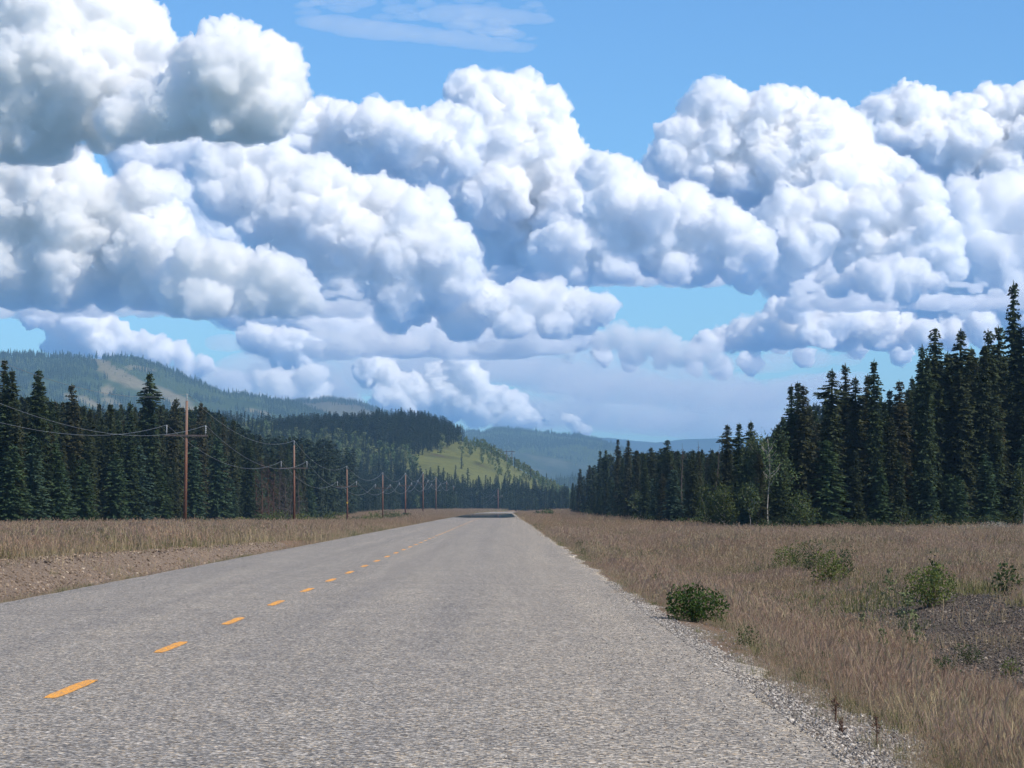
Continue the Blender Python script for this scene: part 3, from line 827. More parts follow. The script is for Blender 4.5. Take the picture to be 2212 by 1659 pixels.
SPR = []
spec = [(1, 1.25, 0, .03, .22), (2, 1.5, 0, .03, .25), (3, 1.05, .35, .03, .28), (4, 1.75, 0, .02, .2), (5, 1.3, .5, .05, .3), (6, 1.15, 0, .04, .35), (7, 1.6, .15, .03, .3), (8, .95, .2, .05, .3)]
for sd, Rm, club, bare, rag in spec:
    v, f = spruce_crown(sd, 15, Rm, club, bare, ragged=rag)
    mt = m_spruce
    SPR.append((mesh_np('spruce_crown', v, f, mt), trunk_mesh('spruce_trunk', 15, .16, m_bark, .06, sd)))
SPRG = []   # younger, broader, greener
for sd, Rm in ((21, 2.2), (22, 1.9), (23, 2.5)):
    v, f = spruce_crown(sd, 15, Rm, 0, .01, step=.42, per=(8, 12), blade=.48, spacing=.24, ragged=.22)
    SPRG.append((mesh_np('young_spruce_crown', v, f, m_spruce_g), trunk_mesh('spruce_trunk', 15, .16, m_bark, .05, sd)))
SPRM = []   # medium detail, for trees beyond 700 m
for sd, Rm, club in ((31, 1.5, 0), (32, 1.2, .3), (33, 1.7, 0)):
    v, f = spruce_crown(sd, 15, Rm, club, .03, step=.75, per=(4, 6), blade=.75, spacing=.55, core=True, ragged=.3)
    SPRM.append((mesh_np('spruce_crown', v, f, m_spruce_far), trunk_mesh('spruce_trunk', 15, .14, m_bark, .05, sd)))
def tiny_cone(seed, H=12., Rm=1.6, mat=None, n=5, lv=4):
    r = np.random.default_rng(seed); V = []; Fc = []
    for k in range(lv):
        z0 = H*(.08 + .9*k/lv*.95); z1 = min(H, z0 + H*.42); rr = Rm*(1 - k/lv)**.7
        b0 = len(V)
        for q in range(n):
            a = 2*np.pi*q/n + k; V.append((math.cos(a)*rr*r.uniform(.75, 1.2), math.sin(a)*rr*r.uniform(.75, 1.2), z0 + r.uniform(-.4, .4)))
        V.append((0, 0, z1))
        for q in range(n): Fc.append((b0+q, b0+(q+1) % n, b0+n))
    return mesh_np('spruce_crown', V, Fc, mat)

def aspen_parts(seed, H=9., spread=1.5, leaves=1100, leaf=.16, bare=.3, mat=None, lean=0.):
    r = random.Random(seed); tm = MB(); tips = []
    pts = [(lean*i*i*.05 + .1*math.sin(i+seed), .1*math.cos(i*1.3+seed), -.3 + (H*.9+.3)*i/7) for i in range(8)]
    tm.tube(pts, [H*.0068*(1-.7*i/7) for i in range(8)], 6)
    for k in range(18):
        zf = r.uniform(bare, .92); i = zf*7; i0 = int(i); p = Vector(pts[i0]).lerp(Vector(pts[min(7, i0+1)]), i-i0)
        a = r.uniform(0, 6.28); L = spread*(1.1-zf*.7)*r.uniform(.5, 1.1)
        q = p + Vector((math.cos(a)*L*.55, math.sin(a)*L*.55, L*.45)); w = q + Vector((math.cos(a)*L*.4, math.sin(a)*L*.4, L*.55))
        tm.tube([p, q, w], [H*.005, H*.003, H*.0015], 4, False); tips += [q, w, p.lerp(q, .6), q.lerp(w, .5)]
    tips.append(Vector(pts[-1]) + Vector((0, 0, H*.05)))
    g = np.random.default_rng(seed)
    T = np.array([tuple(x) for x in tips]); c = T[g.integers(0, len(T), leaves)] + g.normal(0, spread*.2, (leaves, 3))
    return tm, leaf_soup(g, c, leaf)

def leaf_soup(g, c, leaf):
    n = len(c)
    u = g.normal(size=(n, 3)); u /= np.linalg.norm(u, axis=1)[:, None]
    w = g.normal(size=(n, 3)); w = np.cross(u, w); w /= np.linalg.norm(w, axis=1)[:, None]
    s = (leaf*g.uniform(.6, 1.3, n))[:, None]
    P0 = c - u*s*.6; P1 = c + w*s*.36; P2 = c + u*s*.6; P3 = c - w*s*.36
    v = np.stack([P0, P1, P2, P3], 1).reshape(-1, 3)
    return v, np.arange(len(v)).reshape(-1, 4)

def tree(kind_parts, name, x, y, h, label, cat, group, rz=None, tilt=(0, 0), Href=15., wide=1.0):
    root = empty(name, (x, y, float(terrain(x, y)) - .05), random.uniform(0, 6.28) if rz is None else rz)
    s = h/Href; root.scale = (s*wide, s*wide, s); root.rotation_euler.x = tilt[0] + random.gauss(0, .012); root.rotation_euler.y = tilt[1] + random.gauss(0, .012)
    for nm, me_ in (('crown', kind_parts[0]), ('trunk', kind_parts[1])):
        if me_ is not None: link(bpy.data.objects.new(nm, me_), root)
    return tag(root, label, cat, group)

def gz(x, y): return float(terrain(x, y))

def place_by_top(px, top, d):
    x = (px - VX)/F*d
    zb = gz(x, d); ztop = EYE + (VY - top)/F*d
    return x, d, ztop - zb

n_spruce = 0
POLE_PX = [400, 636, 753, 827, 876]
def words_left(px, h, shade):
    if px < 395: pos = 'left of the nearest utility pole'
    elif px < 630: pos = 'between the first and second utility poles'
    elif px < 750: pos = 'between the second and third utility poles'
    elif px < 870: pos = 'behind the third to fifth utility poles'
    else: pos = 'behind the farthest small utility poles'
    size = 'tall' if h > 12.5 else ('mid-height' if h > 9 else 'short')
    return f'{size} {shade} spruce in the left forest {pos}'

# left forest: the trees one can single out, by crown tip
L_TOP = [
 (3,775,'s','dark spire cut by the left picture edge, tallest there'),
 (15,804,'s','second spruce from the left picture edge, thin pointed top'),
 (36,796,'s','slender spruce spire standing just clear of the left edge group'),
 (83,797,'s','tall double-topped spruce at far left, its right spire'),
 (76,816,'s','tall double-topped spruce at far left, its lower left spire'),
 (112,862,'s','narrow spruce tip between the double-topped and the next tall spruce'),
 (158,829,'s','tall lone spruce spire between the left edge and the thick-topped spruce'),
 (201,882,'s','blunt spruce top halfway between the lone spire and the thick-topped one'),
 (242,871,'s','thin spruce spire left of the thick-topped giant'),
 (280,866,'s','pointed spruce immediately left of the thick-topped giant'),
 (324,803,'c','thick bushy-topped spruce, tallest near the nearest utility pole'),
 (380,860,'s','broad dark spruce directly left of the nearest utility pole'),
 (370,874,'s','thin spruce tip touching the left side of the spruce beside the pole'),
 (432,866,'s','blunt-topped dark spruce just right of the nearest utility pole'),
 (250,978,'g','short green spruce in front of the thin spire, left forest front row'),
 (303,961,'g','greener lower spruce in front below the thick-topped giant'),
 (421,950,'g','green full spruce behind the right arm of the nearest pole'),
 (468,942,'g','light green conical spruce midway between first two poles'),
 (535,945,'o','lone ragged light-edged spruce standing left of the rusty dead trees'),
 (500,1035,'g','small green spruce at the foot of the lone ragged one'),
 (25,960,'g','green spruce low in the front row at the left edge'),
 (70,940,'g','leafy green spruce below the double-topped spruce'),
 (120,955,'g','green front-row spruce left of the lone spire foot'),
 (175,990,'g','low green spruce at the foot of the lone spire'),
 (345,1000,'g','small green spruce under the thick-topped giant, right side'),
]
for i, (px, top, kd, lab) in enumerate(L_TOP):
    d = 40*F/(VX - px) + (0 if kd in 'go' else random.uniform(6, 22))
    x, y, h = place_by_top(px, top, d)
    parts = {'s': SPR[i % 8], 'c': SPR[4], 'g': SPRG[i % 3], 'o': SPR[6]}[kd]
    tree(parts, 'spruce_tree', x, y, h, lab if 'spruce' in lab else lab.replace('spire', 'spruce spire', 1), 'tree', 'spruces of the left forest', wide={'s': 1.0, 'c': 1.25, 'g': 1.15, 'o': 1.2}[kd]*min(1.5, (12/h)**.5))
    n_spruce += 1

def rdist(px):
    return max(20*F/(px - VX), 246 + max(0, px - 1640)*.036) if px > 1095 else 900
R_TOP = [
 (1237,1042,'s','first little spruce at the road end of the right forest'),
 (1253,1012,'s','pointed spruce second from the road end of the right forest'),
 (1274,1004,'s','spruce at the stepped end of the right forest, third from the road'),
 (1297,972,'s','left of the twin blunt spruces where the right forest begins to rise'),
 (1309,971,'s','right of the twin blunt spruces where the right forest begins to rise'),
 (1337,948,'s','tall thin spruce over the far blue hill, left of a near-equal one'),
 (1357,949,'s','thin spire spruce over the far blue hill, right of a near-equal one'),
 (1374,972,'s','lower spruce right of the two thin ones over the blue hill'),
 (1406,965,'c','bushy-topped spruce left of the pointed pyramid spruce'),
 (1426,967,'s','small spruce tip touching the pyramid-topped spruce'),
 (1441,949,'y','pyramid-topped spruce over the middle of the blue hill'),
 (1497,970,'s','blunt spruce between the two bare snags'),
 (1570,915,'s','slim spruce, leftmost of the three tall ones beside the aspens'),
 (1594,913,'s','middle one of the three tall spruces beside the aspens'),
 (1618,908,'s','right one of the three tall spruces beside the aspens'),
 (1711,829,'s','left tip of the three-tipped spruce cluster right of the aspens'),
 (1724,824,'s','middle tip of the three-tipped spruce cluster right of the aspens'),
 (1740,830,'s','right tip of the three-tipped spruce cluster right of the aspens'),
 (1793,796,'c','dark dense-topped spruce standing alone against the sky'),
 (1827,783,'s','tall spruce right of the dense-topped one against the sky'),
 (1846,812,'s','lower spruce leaning on the tall one against the sky'),
 (1873,807,'s','spruce just left of the tallest slim spire in the middle group'),
 (1890,776,'s','tallest slim spire spruce in the middle group of the right forest'),
 (1909,863,'s','low spruce tip in the notch right of the slim spire'),
 (1923,841,'s','left shoulder spruce of the group before the tall wall'),
 (1943,821,'s','pointed spruce of the group left of the tall wall'),
 (1966,863,'s','low spruce beside the pointed one, left of the tall wall'),
 (1998,743,'s','left edge spruce of the tall wall of spruces at right'),
 (2019,705,'y','first full tall spruce of the wall at right'),
 (2051,759,'s','thin spruce in the gap of the tall wall at right'),
 (2078,709,'c','open-topped tall spruce second in the wall at right'),
 (2100,747,'s','spruce right of the open-topped one in the wall'),
 (2123,743,'s','dark spruce tip left of the twin pale tips at right'),
 (2138,711,'s','thin tall spruce tip beside the loose pale one'),
 (2161,703,'y','loose pale-topped spruce left of the tallest one'),
 (2187,604,'s','tallest spruce of all, black spire near the right edge'),
 (2212,700,'s','spruce cut by the right picture edge beside the tallest'),
 (2240,640,'s','tall spruce just outside the right picture edge'),
 (1454,1013,'g','greener spruce in front of the pyramid-topped one'),
 (1785,950,'G','broad green spruce in front of the dense-topped one'),
 (2007,1015,'g','young green spruce at the foot of the tall wall, left'),
 (2069,1026,'g','young green spruce at the foot of the tall wall, right'),
 (2204,1018,'g','young green spruce at the foot of the tallest, right edge'),
 (1335,1050,'g','small green spruce low at the start of the right forest'),
 (1545,1060,'g','small green spruce low in front of the three tall ones'),
 (1900,1010,'g','young spruce low under the tallest slim spire'),
]
for i, (px, top, kd, lab) in enumerate(R_TOP):
    d = rdist(px) + (random.uniform(2, 10) if kd in 'scy' else random.uniform(-1, 1))
    x, y, h = place_by_top(px, top, d)
    parts = {'s': SPR[(i*3) % 8], 'c': SPR[4], 'y': SPR[3], 'g': SPRG[i % 3], 'G': SPRG[0]}[kd]
    wd = {'s': 1.0, 'c': 1.15, 'y': 1.05, 'g': 1.1, 'G': 1.35}[kd]*min(1.45, (12/h)**.5)
    tree(parts, 'spruce_tree', x, y, h, lab, 'tree', 'spruces of the right forest', wide=wd)
    n_spruce += 1

# the rest of the two front rows, each its own tree
fill = []
g = np.random.default_rng(5)
for k in range(5200):
    if g.random() < .5:
        y = g.uniform(215, 1000)**1.0; x = float(left_line(np.array(y))) - g.uniform(-1, 1)**2*2 - abs(g.normal(0, 14)); side = 'L'
    else:
        side = 'R'
        y = g.uniform(240, 900)
        if y < 420 and g.random() < .6: x = g.uniform(20, 75); y = 246 + .87*(x-21) + abs(g.normal(0, 12))
        else: x = 20 + abs(g.normal(0, 12)) + 1.5*math.sin(y*.13)
        if y < 246 + .87*(x-21): continue
    px = VX + x/y*F
    if px < -140 or px > 2350: continue
    fill.append((side, x, y, px))
# poisson-like thinning
kept = []; cells = {}
for f_ in fill:
    _, x, y, px = f_
    rad = 1.9 + y*.0022
    cx, cy = int(x//4), int(y//4)
    ok = True
    for a in (-1, 0, 1):
        for b_ in (-1, 0, 1):
            for q in cells.get((cx+a, cy+b_), ()):
                if (q[1]-x)**2 + (q[2]-y)**2 < rad*rad: ok = False; break
    if ok:
        cells.setdefault((cx, cy), []).append(f_); kept.append(f_)
def fill_h(side, x, y, px):
    if side == 'L':
        cap = np.interp(px, [-200, 60, 200, 440, 520, 560, 700, 860, 1000], [868, 872, 900, 898, 935, 955, 962, 992, 1005])
    else:
        cap = np.interp(px, [1200, 1240, 1300, 1400, 1560, 1640, 1700, 1760, 1960, 2000, 2120, 2400], [1062, 1050, 995, 985, 985, 975, 915, 890, 885, 800, 790, 770])
    h = EYE + (VY - cap)/F*y - gz(x, y)
    return max(4.0, h*(g.uniform(.55, 1.0) if g.random() < .72 else g.uniform(.92, 1.13)))
kept.sort(key=lambda q: q[2])
filled = []
forest_extra = []
for f_ in kept:
    side, x, y, px = f_
    h = fill_h(*f_)
    d_line = (float(left_line(np.array(y))) - x) if side == 'L' else min(x - 20, y - (246 + .87*(x-21)))
    green = (d_line < 4 and g.random() < .38)
    if n_spruce < 296 and (d_line < 7) and -10 < px < 2222 and g.random() < (.62 if y < 420 else .8):
        parts = SPRG[g.integers(3)] if green else SPR[g.integers(8)]
        if green: h *= .6
        o = tree(parts, 'spruce_tree', x, y, h, 'x', 'tree', None, wide=(1.15 if green else 1.0)*min(1.6, (12/h)**.6))
        filled.append((o, side, px, y, h, green, d_line))
        n_spruce += 1
    else: forest_extra.append((x, y, h))

MARKS = {'L': [(40, 'the left picture edge'), (80, 'the double-topped spruce'), (158, 'the lone spire at left'), (201, 'the blunt-topped spruce'), (280, 'the pointed spruce beside the giant'), (324, 'the thick-topped giant spruce'),
               (400, 'the nearest utility pole'), (468, 'the light green conical spruce'), (535, 'the lone ragged spruce'), (600, 'the rusty dead trees'), (636, 'the second utility pole'), (753, 'the third utility pole'), (827, 'the fourth utility pole'), (876, 'the fifth utility pole'), (914, 'the sixth utility pole')],
         'R': [(1253, 'the road end of the right forest'), (1303, 'the twin blunt spruces'), (1347, 'the twin thin spruces over the blue hill'), (1406, 'the bushy-topped spruce over the blue hill'), (1441, 'the pyramid-topped spruce'), (1473, 'the left skyline snag'), (1509, 'the straight skyline snag'), (1570, 'the slim leftmost of three tall spruces'),
               (1618, 'the rightmost of three tall spruces'), (1660, 'the white-trunked aspen'), (1724, 'the three-tipped spruce cluster'), (1793, 'the dense-topped spruce'), (1827, 'the tall spruce in the middle'), (1890, 'the slim middle spire'), (1943, 'the pointed spruce before the wall'), (1998, 'the left edge of the tall wall'),
               (2019, 'the first tall wall spruce'), (2078, 'the open-topped spruce'), (2138, 'the thin tip in the wall'), (2187, 'the tallest black spire')]}
ORD = ['nearest', 'second', 'third', 'fourth', 'fifth', 'sixth', 'seventh', 'eighth', 'ninth', 'tenth', 'eleventh', 'twelfth', 'thirteenth', 'fourteenth', 'fifteenth', 'sixteenth']
bins = {}
for q in filled:
    o, side, px, y, h, green, dl = q
    mk = min(MARKS[side], key=lambda m_: abs(m_[0]-px))
    sd = 'left' if px < mk[0] else 'right'
    size = 'tall' if h > 12.5 else ('mid-height' if h > 8 else 'low')
    key = (side, mk, sd, size, green)
    bins.setdefault(key, []).append(q)
for (side, mk, sd, size, green), qs in bins.items():
    qs.sort(key=lambda q: abs(q[2]-mk[0]))
    for i, q in enumerate(qs):
        look = f"{size} {'fresh green' if green else 'dark'} spruce"
        o = q[0]
        o['label'] = f"{look} just {sd} of {mk[1]}" if len(qs) == 1 else f"{ORD[min(i, 15)]} {look} {sd} of {mk[1]}"
        o['group'] = 'spruces filling the left forest' if side == 'L' else 'spruces filling the right forest'

# ---- scatter of alike plants past the limit: one object per kind of plant mesh
def scatter(name, pts, scl, proto, tiltamp=.06, wide=None, seed=0):
    me = bpy.data.meshes.new(name); pts = np.asarray(pts, np.float32)
    me.vertices.add(len(pts)); me.vertices.foreach_set('co', pts.ravel())
    gg = np.random.default_rng(seed + 100)
    wide = np.ones(len(pts)) if wide is None else np.asarray(wide)
    sc3 = np.stack([scl*wide, scl*wide, scl], 1).astype(np.float32)
    rot = np.stack([gg.normal(0, tiltamp, len(pts)), gg.normal(0, tiltamp, len(pts)), gg.uniform(0, 6.283, len(pts))], 1).astype(np.float32)
    a = me.attributes.new('scl', 'FLOAT_VECTOR', 'POINT'); a.data.foreach_set('vector', sc3.ravel())
    a = me.attributes.new('rot', 'FLOAT_VECTOR', 'POINT'); a.data.foreach_set('vector', rot.ravel())
    o = link(bpy.data.objects.new(name, me)); tag(o, kind='stuff')
    gr = bpy.data.node_groups.new('scatter', 'GeometryNodeTree')
    gr.interface.new_socket('Geometry', in_out='INPUT', socket_type='NodeSocketGeometry')
    gr.interface.new_socket('Geometry', in_out='OUTPUT', socket_type='NodeSocketGeometry')
    N = gr.nodes.new; L = gr.links.new
    i = N('NodeGroupInput'); ou = N('NodeGroupOutput')
    mp = N('GeometryNodeMeshToPoints'); L(i.outputs[0], mp.inputs[0])
    ip = N('GeometryNodeInstanceOnPoints'); L(mp.outputs[0], ip.inputs[0])
    oi = N('GeometryNodeObjectInfo'); oi.inputs[0].default_value = proto; oi.inputs['As Instance'].default_value = True
    L(oi.outputs['Geometry'], ip.inputs['Instance'])
    for nm, sock in (('scl', 'Scale'), ('rot', 'Rotation')):
        at_ = N('GeometryNodeInputNamedAttribute'); at_.data_type = 'FLOAT_VECTOR'; at_.inputs[0].default_value = nm
        L(at_.outputs[0], ip.inputs[sock])
    L(ip.outputs[0], ou.inputs[0])
    md = o.modifiers.new('scatter', 'NODES'); md.node_group = gr
    return o
def crown_of(root): return [c for c in root.children if c.name.startswith('crown')][0]

spr_roots = [o for o in COL.objects if o.name.startswith('spruce_tree')]
def proto_with(mesh):
    for o in spr_roots:
        c = crown_of(o)
        if c.data == mesh: return c
fx = np.array(forest_extra); 
# deeper forest behind the front rows, mostly tips
g = np.random.default_rng(8)
deep = []
for k in range(9000):
    if g.random() < .5:
        y = g.uniform(230, 1050); x = float(left_line(np.array(y))) - 10 - g.uniform(0, 1)**1.5*90; side = 'L'
    else:
        y = g.uniform(260, 1000); x = 30 + g.uniform(0, 1)**1.4*110; side = 'R'
        if y < 262 + .87*(x-21): continue
    px = VX + x/y*F
    if px < -150 or px > 2360: continue
    deep.append((x, y, fill_h(side, x, y, px)*.97))
allx = np.concatenate([fx, np.array(deep)])
near_ = allx[allx[:, 1] < 620]; far_ = allx[allx[:, 1] >= 620]
for q, idx in enumerate((0, 2, 5, 7)):
    s = near_[q::4]; pr = proto_with(SPR[idx][0])
    scatter('spruce_forest', np.stack([s[:, 0], s[:, 1], terrain(s[:, 0], s[:, 1]) - .1], 1), s[:, 2]/15, pr, .02, np.minimum(1.6, (12/s[:, 2])**.6), q)

# medium-detail spruces: three stand out at the end of the road, then the valley and the hill
mid_protos = []
for q, (px, top, d, lab) in enumerate(((1150, 1036, 1330, 'small pointed spruce standing above the trees where the road ends'),
                                       (958, 975, 1500, 'lone dark spruce on the grassy face of the forested hill'),
                                       (1010, 985, 1520, 'slim lone spruce right on the grassy hill face'))):
    x = (px - VX)/F*d; r_ = tree(SPRM[q], 'spruce_tree', x, d, 12 if q == 0 else 13, lab, 'tree', None)
    mid_protos.append(crown_of(r_))
g = np.random.default_rng(9)
N_ = 26000
yv = g.uniform(1080, 1950, N_); xv = g.uniform(-360, 90, N_)*yv/1900 * 1.05
xv = (g.uniform(-60, 1260, N_) - VX)/F*yv
zv = terrain(xv, yv); pyv = VY - (zv - EYE)/yv*F; pxv = VX + xv/yv*F
foot = np.interp(pxv, [-500, 500, 900, 1100, 2000], [1250, 1300, 1350, 1420, 1420])
meadow = (pyv < np.interp(pxv, [850, 880, 1150, 1200], [1040, 1060, 1062, 1075])) & (pyv > np.interp(pxv, [862, 880, 940, 1000, 1060, 1130, 1200], [1030, 992, 976, 955, 966, 1000, 1060])) & (pxv > 870 + (pyv-990)*.1) & (yv > foot)
nz = fbm(pxv/70, pyv/22, 55)
aspen_band = (pxv > 430) & (pxv < 900) & (pyv > np.interp(pxv, [430, 560, 700, 860, 900], [930, 950, 962, 985, 990]) + nz*50) & (pyv < 1040) & (yv > foot)
edge_sh = (pxv > 1000 + 45*nz) & (pyv < 992 + (pxv-1000)*.5) & (yv > foot)
valley = yv < foot
road_x = road_shift(yv) - 3.5
clear = (np.abs(xv - road_x) < 26) & (yv < 1330) | (yv < 1250) & (pxv > 600) & (xv > left_line(yv)) & (xv < 24)
rr = g.random(N_)
sel_s = ~meadow & ~clear & ((~aspen_band & ~edge_sh & (rr < np.where(valley, .32, .5))) | (aspen_band & (rr < .12)) | (edge_sh & (rr < np.interp(pxv, [990, 1080], [.16, .04]))))
sel_s |= meadow & (rr < .008)
sel_a = (~clear & ((aspen_band & (rr > .12) & (rr < .31)) | (edge_sh & (rr > .1) & (rr < .24)) | (valley & (rr > .32) & (rr < .335)))) | (meadow & (rr > .5) & (rr < .53) & (pyv < 1000))
hs_ = g.uniform(9, 14.5, N_)*np.where(valley, .85, 1.0); hs_ = np.where(edge_sh, hs_*.6, hs_*np.where(valley, 1, np.interp(pxv, [930, 1010], [1, .68])))
S = np.stack([xv, yv, zv - .1, hs_], 1)[sel_s]
for q in range(3):
    s = S[q::3]; scatter('spruce_forest', s[:, :3], s[:, 3]/15, mid_protos[q], .02, np.full(len(s), 1.0), 20+q)
fs_ = far_[far_[:, 1] > 0]
for q in range(3):
    s = fs_[q::3]; scatter('spruce_forest', np.stack([s[:, 0], s[:, 1], terrain(s[:, 0], s[:, 1]) - .1], 1), s[:, 2]/15, mid_protos[q], .02, np.full(len(s), 1.05), 30+q)

# aspens: the ones in the right forest, then the pale band on the hill
def aspen(px, top, d, lab, seed, leaves, spread, bare=.3, lean=0., mat=None, leaf=.17):
    x, y, h = place_by_top(px, top, d)
    tm, (v, f) = aspen_parts(seed, h, spread, leaves, leaf, bare, lean=lean)
    root = empty('aspen_tree', (x, y, gz(x, y)))
    tag(root, lab, 'tree', 'aspens in the right forest')
    tm.build('trunk', m_aspen_bark, root, True)
    link(bpy.data.objects.new('crown', mesh_np('aspen_crown', v, f, mat or m_aspen)), root)
    return root
aspen(1660, 926, 246.5, 'aspen with a bright white trunk in front of the right spruces', 3, 650, 1.6, .5)
aspen(1638, 930, 250, 'leafy aspen just left of the white-trunked one', 4, 2200, 1.6, .35)
aspen(1684, 924, 250, 'leafy aspen just right of the white-trunked one', 5, 2200, 1.5, .35)
aspen(1618, 1040, 242, 'small pale green aspen left of the white trunk, low', 6, 1500, 1.3, .35, mat=m_leaf_m)
aspen(1565, 1050, 262, 'round yellowish young aspen low under three tall spruces', 7, 2200, 1.6, .2, mat=m_leaf_m)
aspen(1530, 1048, 285, 'dark-leaved young aspen at the forest foot under the leaning snag', 8, 1800, 1.5, .15, mat=m_leaf_m)
aspen(1385, 1060, 440, 'small pale aspen in front of the low far stretch of the right forest', 9, 1200, 1.9, .3, leaf=.25)
aspen(2212, 1000, 258, 'leafy aspen low at the right picture edge', 10, 1800, 1.5, .1, mat=m_leaf_m)
aspen(1730, 1070, 244, 'bushy aspen sapling below the three-tipped spruce cluster', 12, 1500, 1.4, .15, mat=m_leaf_m)
def far_aspen(seed, lab, px, d, n=150):
    tm, (v, f) = aspen_parts(seed, 10, 2.1, n, .85, .25)
    x = (px-VX)/F*d; root = empty('aspen_tree', (x, d, gz(x, d))); tag(root, lab, 'tree', 'aspens on the hill')
    tm.build('trunk', m_aspen_bark, root); c = link(bpy.data.objects.new('crown', mesh_np('aspen_crown', v, f, m_aspen_far)), root); return c
fa = [far_aspen(51, 'pale green aspen on the forested hill above the second pole', 660, 1560), far_aspen(52, 'pale green aspen on the upper right shoulder of the hill', 1075, 1700)]
A_ = np.stack([xv, yv, zv - .1, hs_*.78], 1)[sel_a]
for q in range(2):
    s = A_[q::2]; scatter('aspen_grove', s[:, :3], s[:, 3]/10, fa[q], .05, None, 40+q)

# dead spruces
def dead_tree(px, top, d, lab, seed, mat, full=1.0, lean=0.0, name='dead_spruce'):
    x, y, h = place_by_top(px, top, d); r = random.Random(seed)
    root = empty(name, (x, y, gz(x, y))); root.rotation_euler = (0, lean, r.uniform(0, 6))
    root.rotation_euler = (0, lean, 0)
    tag(root, lab, 'tree', 'dead spruces')
    m = MB(); m.tube([(.08*math.sin(i+seed), .06*math.cos(i*2+seed), -.3 + (h+.3)*i/8) for i in range(9)], [.13*(1-.93*i/8) for i in range(9)], 6)
    m.build('trunk', mat, root, True)
    m = MB()
    for k in range(int(h*9*full)):
        z = r.uniform(.12, .97)*h; a = r.uniform(0, 6.28); L = 1.25*(1-z/h)**.7*r.uniform(.5, 1.1)*full + .15
        p = Vector((0, 0, z)); q = p + Vector((math.cos(a)*L*.6, math.sin(a)*L*.6, -.12*L)); w = p + Vector((math.cos(a)*L, math.sin(a)*L, -.35*L))
        m.tube([p, q, w], [.022, .016, .006], 3, False)
        for j in range(3):
            b0 = q.lerp(w, r.random()); m.tube([b0, b0 + Vector((r.uniform(-.3, .3), r.uniform(-.3, .3), -r.uniform(.05, .35)))*max(.5, L)], [.012, .004], 3, False)
    m.build('branches', mat, root)
for args in ((1473, 957, 385, 'thin nearly bare snag over the blue hill, left of the two skyline snags', 1, m_dead, .5),
             (1509, 952, 366, 'straight bare snag sticking up over the blue hill', 2, m_dead, .35),
             (1535, 958, 350, 'bare snag leaning to the right over the blue hill', 3, m_dead, .35, .12)):
    dead_tree(*args)
for k, (px, top, d, lab) in enumerate(((553, 1010, 500, 'rusty dead spruce right beside the lone ragged spruce'),
        (566, 990, 488, 'tallest rust-brown dead spruce left of the second pole'),
        (580, 1000, 510, 'rust-brown dead spruce second right of the ragged green one'),
        (592, 1015, 505, 'dull brown dead spruce midway between ragged spruce and second pole'),
        (604, 1010, 520, 'grey dead spruce in the dead clump left of the second pole'),
        (616, 1025, 515, 'low grey-brown dead spruce almost touching the second pole from left'),
        (628, 1015, 530, 'grey dead spruce directly behind the second pole'),
        (645, 1020, 530, 'grey-brown dead spruce right behind the second pole'))):
    dead_tree(px, top, d, lab, 10+k, m_rust if k < 4 else m_dead, 1.5)

# trees along the far ridges and over the far slopes
def ridge_cover(V, n, name, meshes, hmin, hmax, seed, rowlo=.25, rowhi=1.0, crest_only=False, thin=None, lab=None):
    g = np.random.default_rng(seed); m, nn = V.shape[:2]
    half = 59
    a = g.uniform(rowlo, rowhi, n) if not crest_only else 1 - np.abs(g.normal(0, .035, n))
    a = np.clip(a, 0, 1)*half; b = g.uniform(0, nn-1.01, n)
    i = np.clip(a.astype(int), 0, m-2); j = b.astype(int); fa_ = (a-i)[:, None]; fb = (b-j)[:, None]
    P = (V[i, j]*(1-fb) + V[i, j+1]*fb)*(1-fa_) + (V[i+1, j]*(1-fb) + V[i+1, j+1]*fb)*fa_
    px = VX + P[:, 0]/P[:, 1]*F
    k = (px > -150) & (px < 2350)
    nzz = fbm(P[:, 0]/260, P[:, 1]/330, seed) + .5*fbm(P[:, 0]/60, P[:, 1]/90, seed+1)
    if thin is not None: k &= nzz > thin
    if V is Va: k &= (bare_at(P[:, 0], P[:, 1], P[:, 2]) < .5) | (g.random(len(P)) < .03)
    P = P[k]; h = g.uniform(hmin, hmax, len(P))*.72*(1 + .9*g.random(len(P))**5)
    for q, (pm, mat) in enumerate(meshes):
        s = slice(q, None, len(meshes)); Pq = P[s]
        p0 = Pq[0]
        root = empty('spruce_tree', tuple(p0)); root.scale = (1, 1, 1); tag(root, lab[q], 'tree')
        c = link(bpy.data.objects.new('crown', pm), root)
        scatter(name, Pq[1:], h[s][1:]/12, c, .03, None, seed+q)
m_rt = plain('ridge_spruce', (.035, .055, .035), 1, .4, .02)
m_rt2 = plain('hillside_aspen', (.08, .115, .045), 1, .35, .01)
m_rt3 = plain('burnt_trunk', (.10, .085, .07), 1, .4, .02)
tc = [tiny_cone(1, mat=m_rt), tiny_cone(2, 12, 1.3, m_rt), tiny_cone(3, 9, 2.6, m_rt2, lv=2), tiny_cone(4, 12, .45, m_rt3, n=3, lv=2)]
ridge_cover(Va, 9000, 'spruce_forest', [(tc[0], 0), (tc[1], 0)], 9, 15, 201, crest_only=True, thin=.02, lab=['tiny far spruce on the crest of the big left hill', 'tiny far spruce on the skyline of the big left hill, slimmer'])
ridge_cover(Va, 42000, 'spruce_forest', [(tc[0], 0)], 9, 14, 202, .35, 1, thin=.02, lab=['tiny far spruce on the dark slopes of the big left hill'])
ridge_cover(Va, 42000, 'aspen_grove', [(tc[2], 0)], 7, 11, 203, .3, 1, thin=.0, lab=['tiny pale aspen on the slope of the big left hill'])
ridge_cover(Vb, 5000, 'burnt_forest', [(tc[3], 0), (tc[1], 0)], 9, 16, 204, crest_only=True, lab=['tiny burnt snag on the burnt ridge skyline', 'tiny spruce left alive on the burnt ridge'])
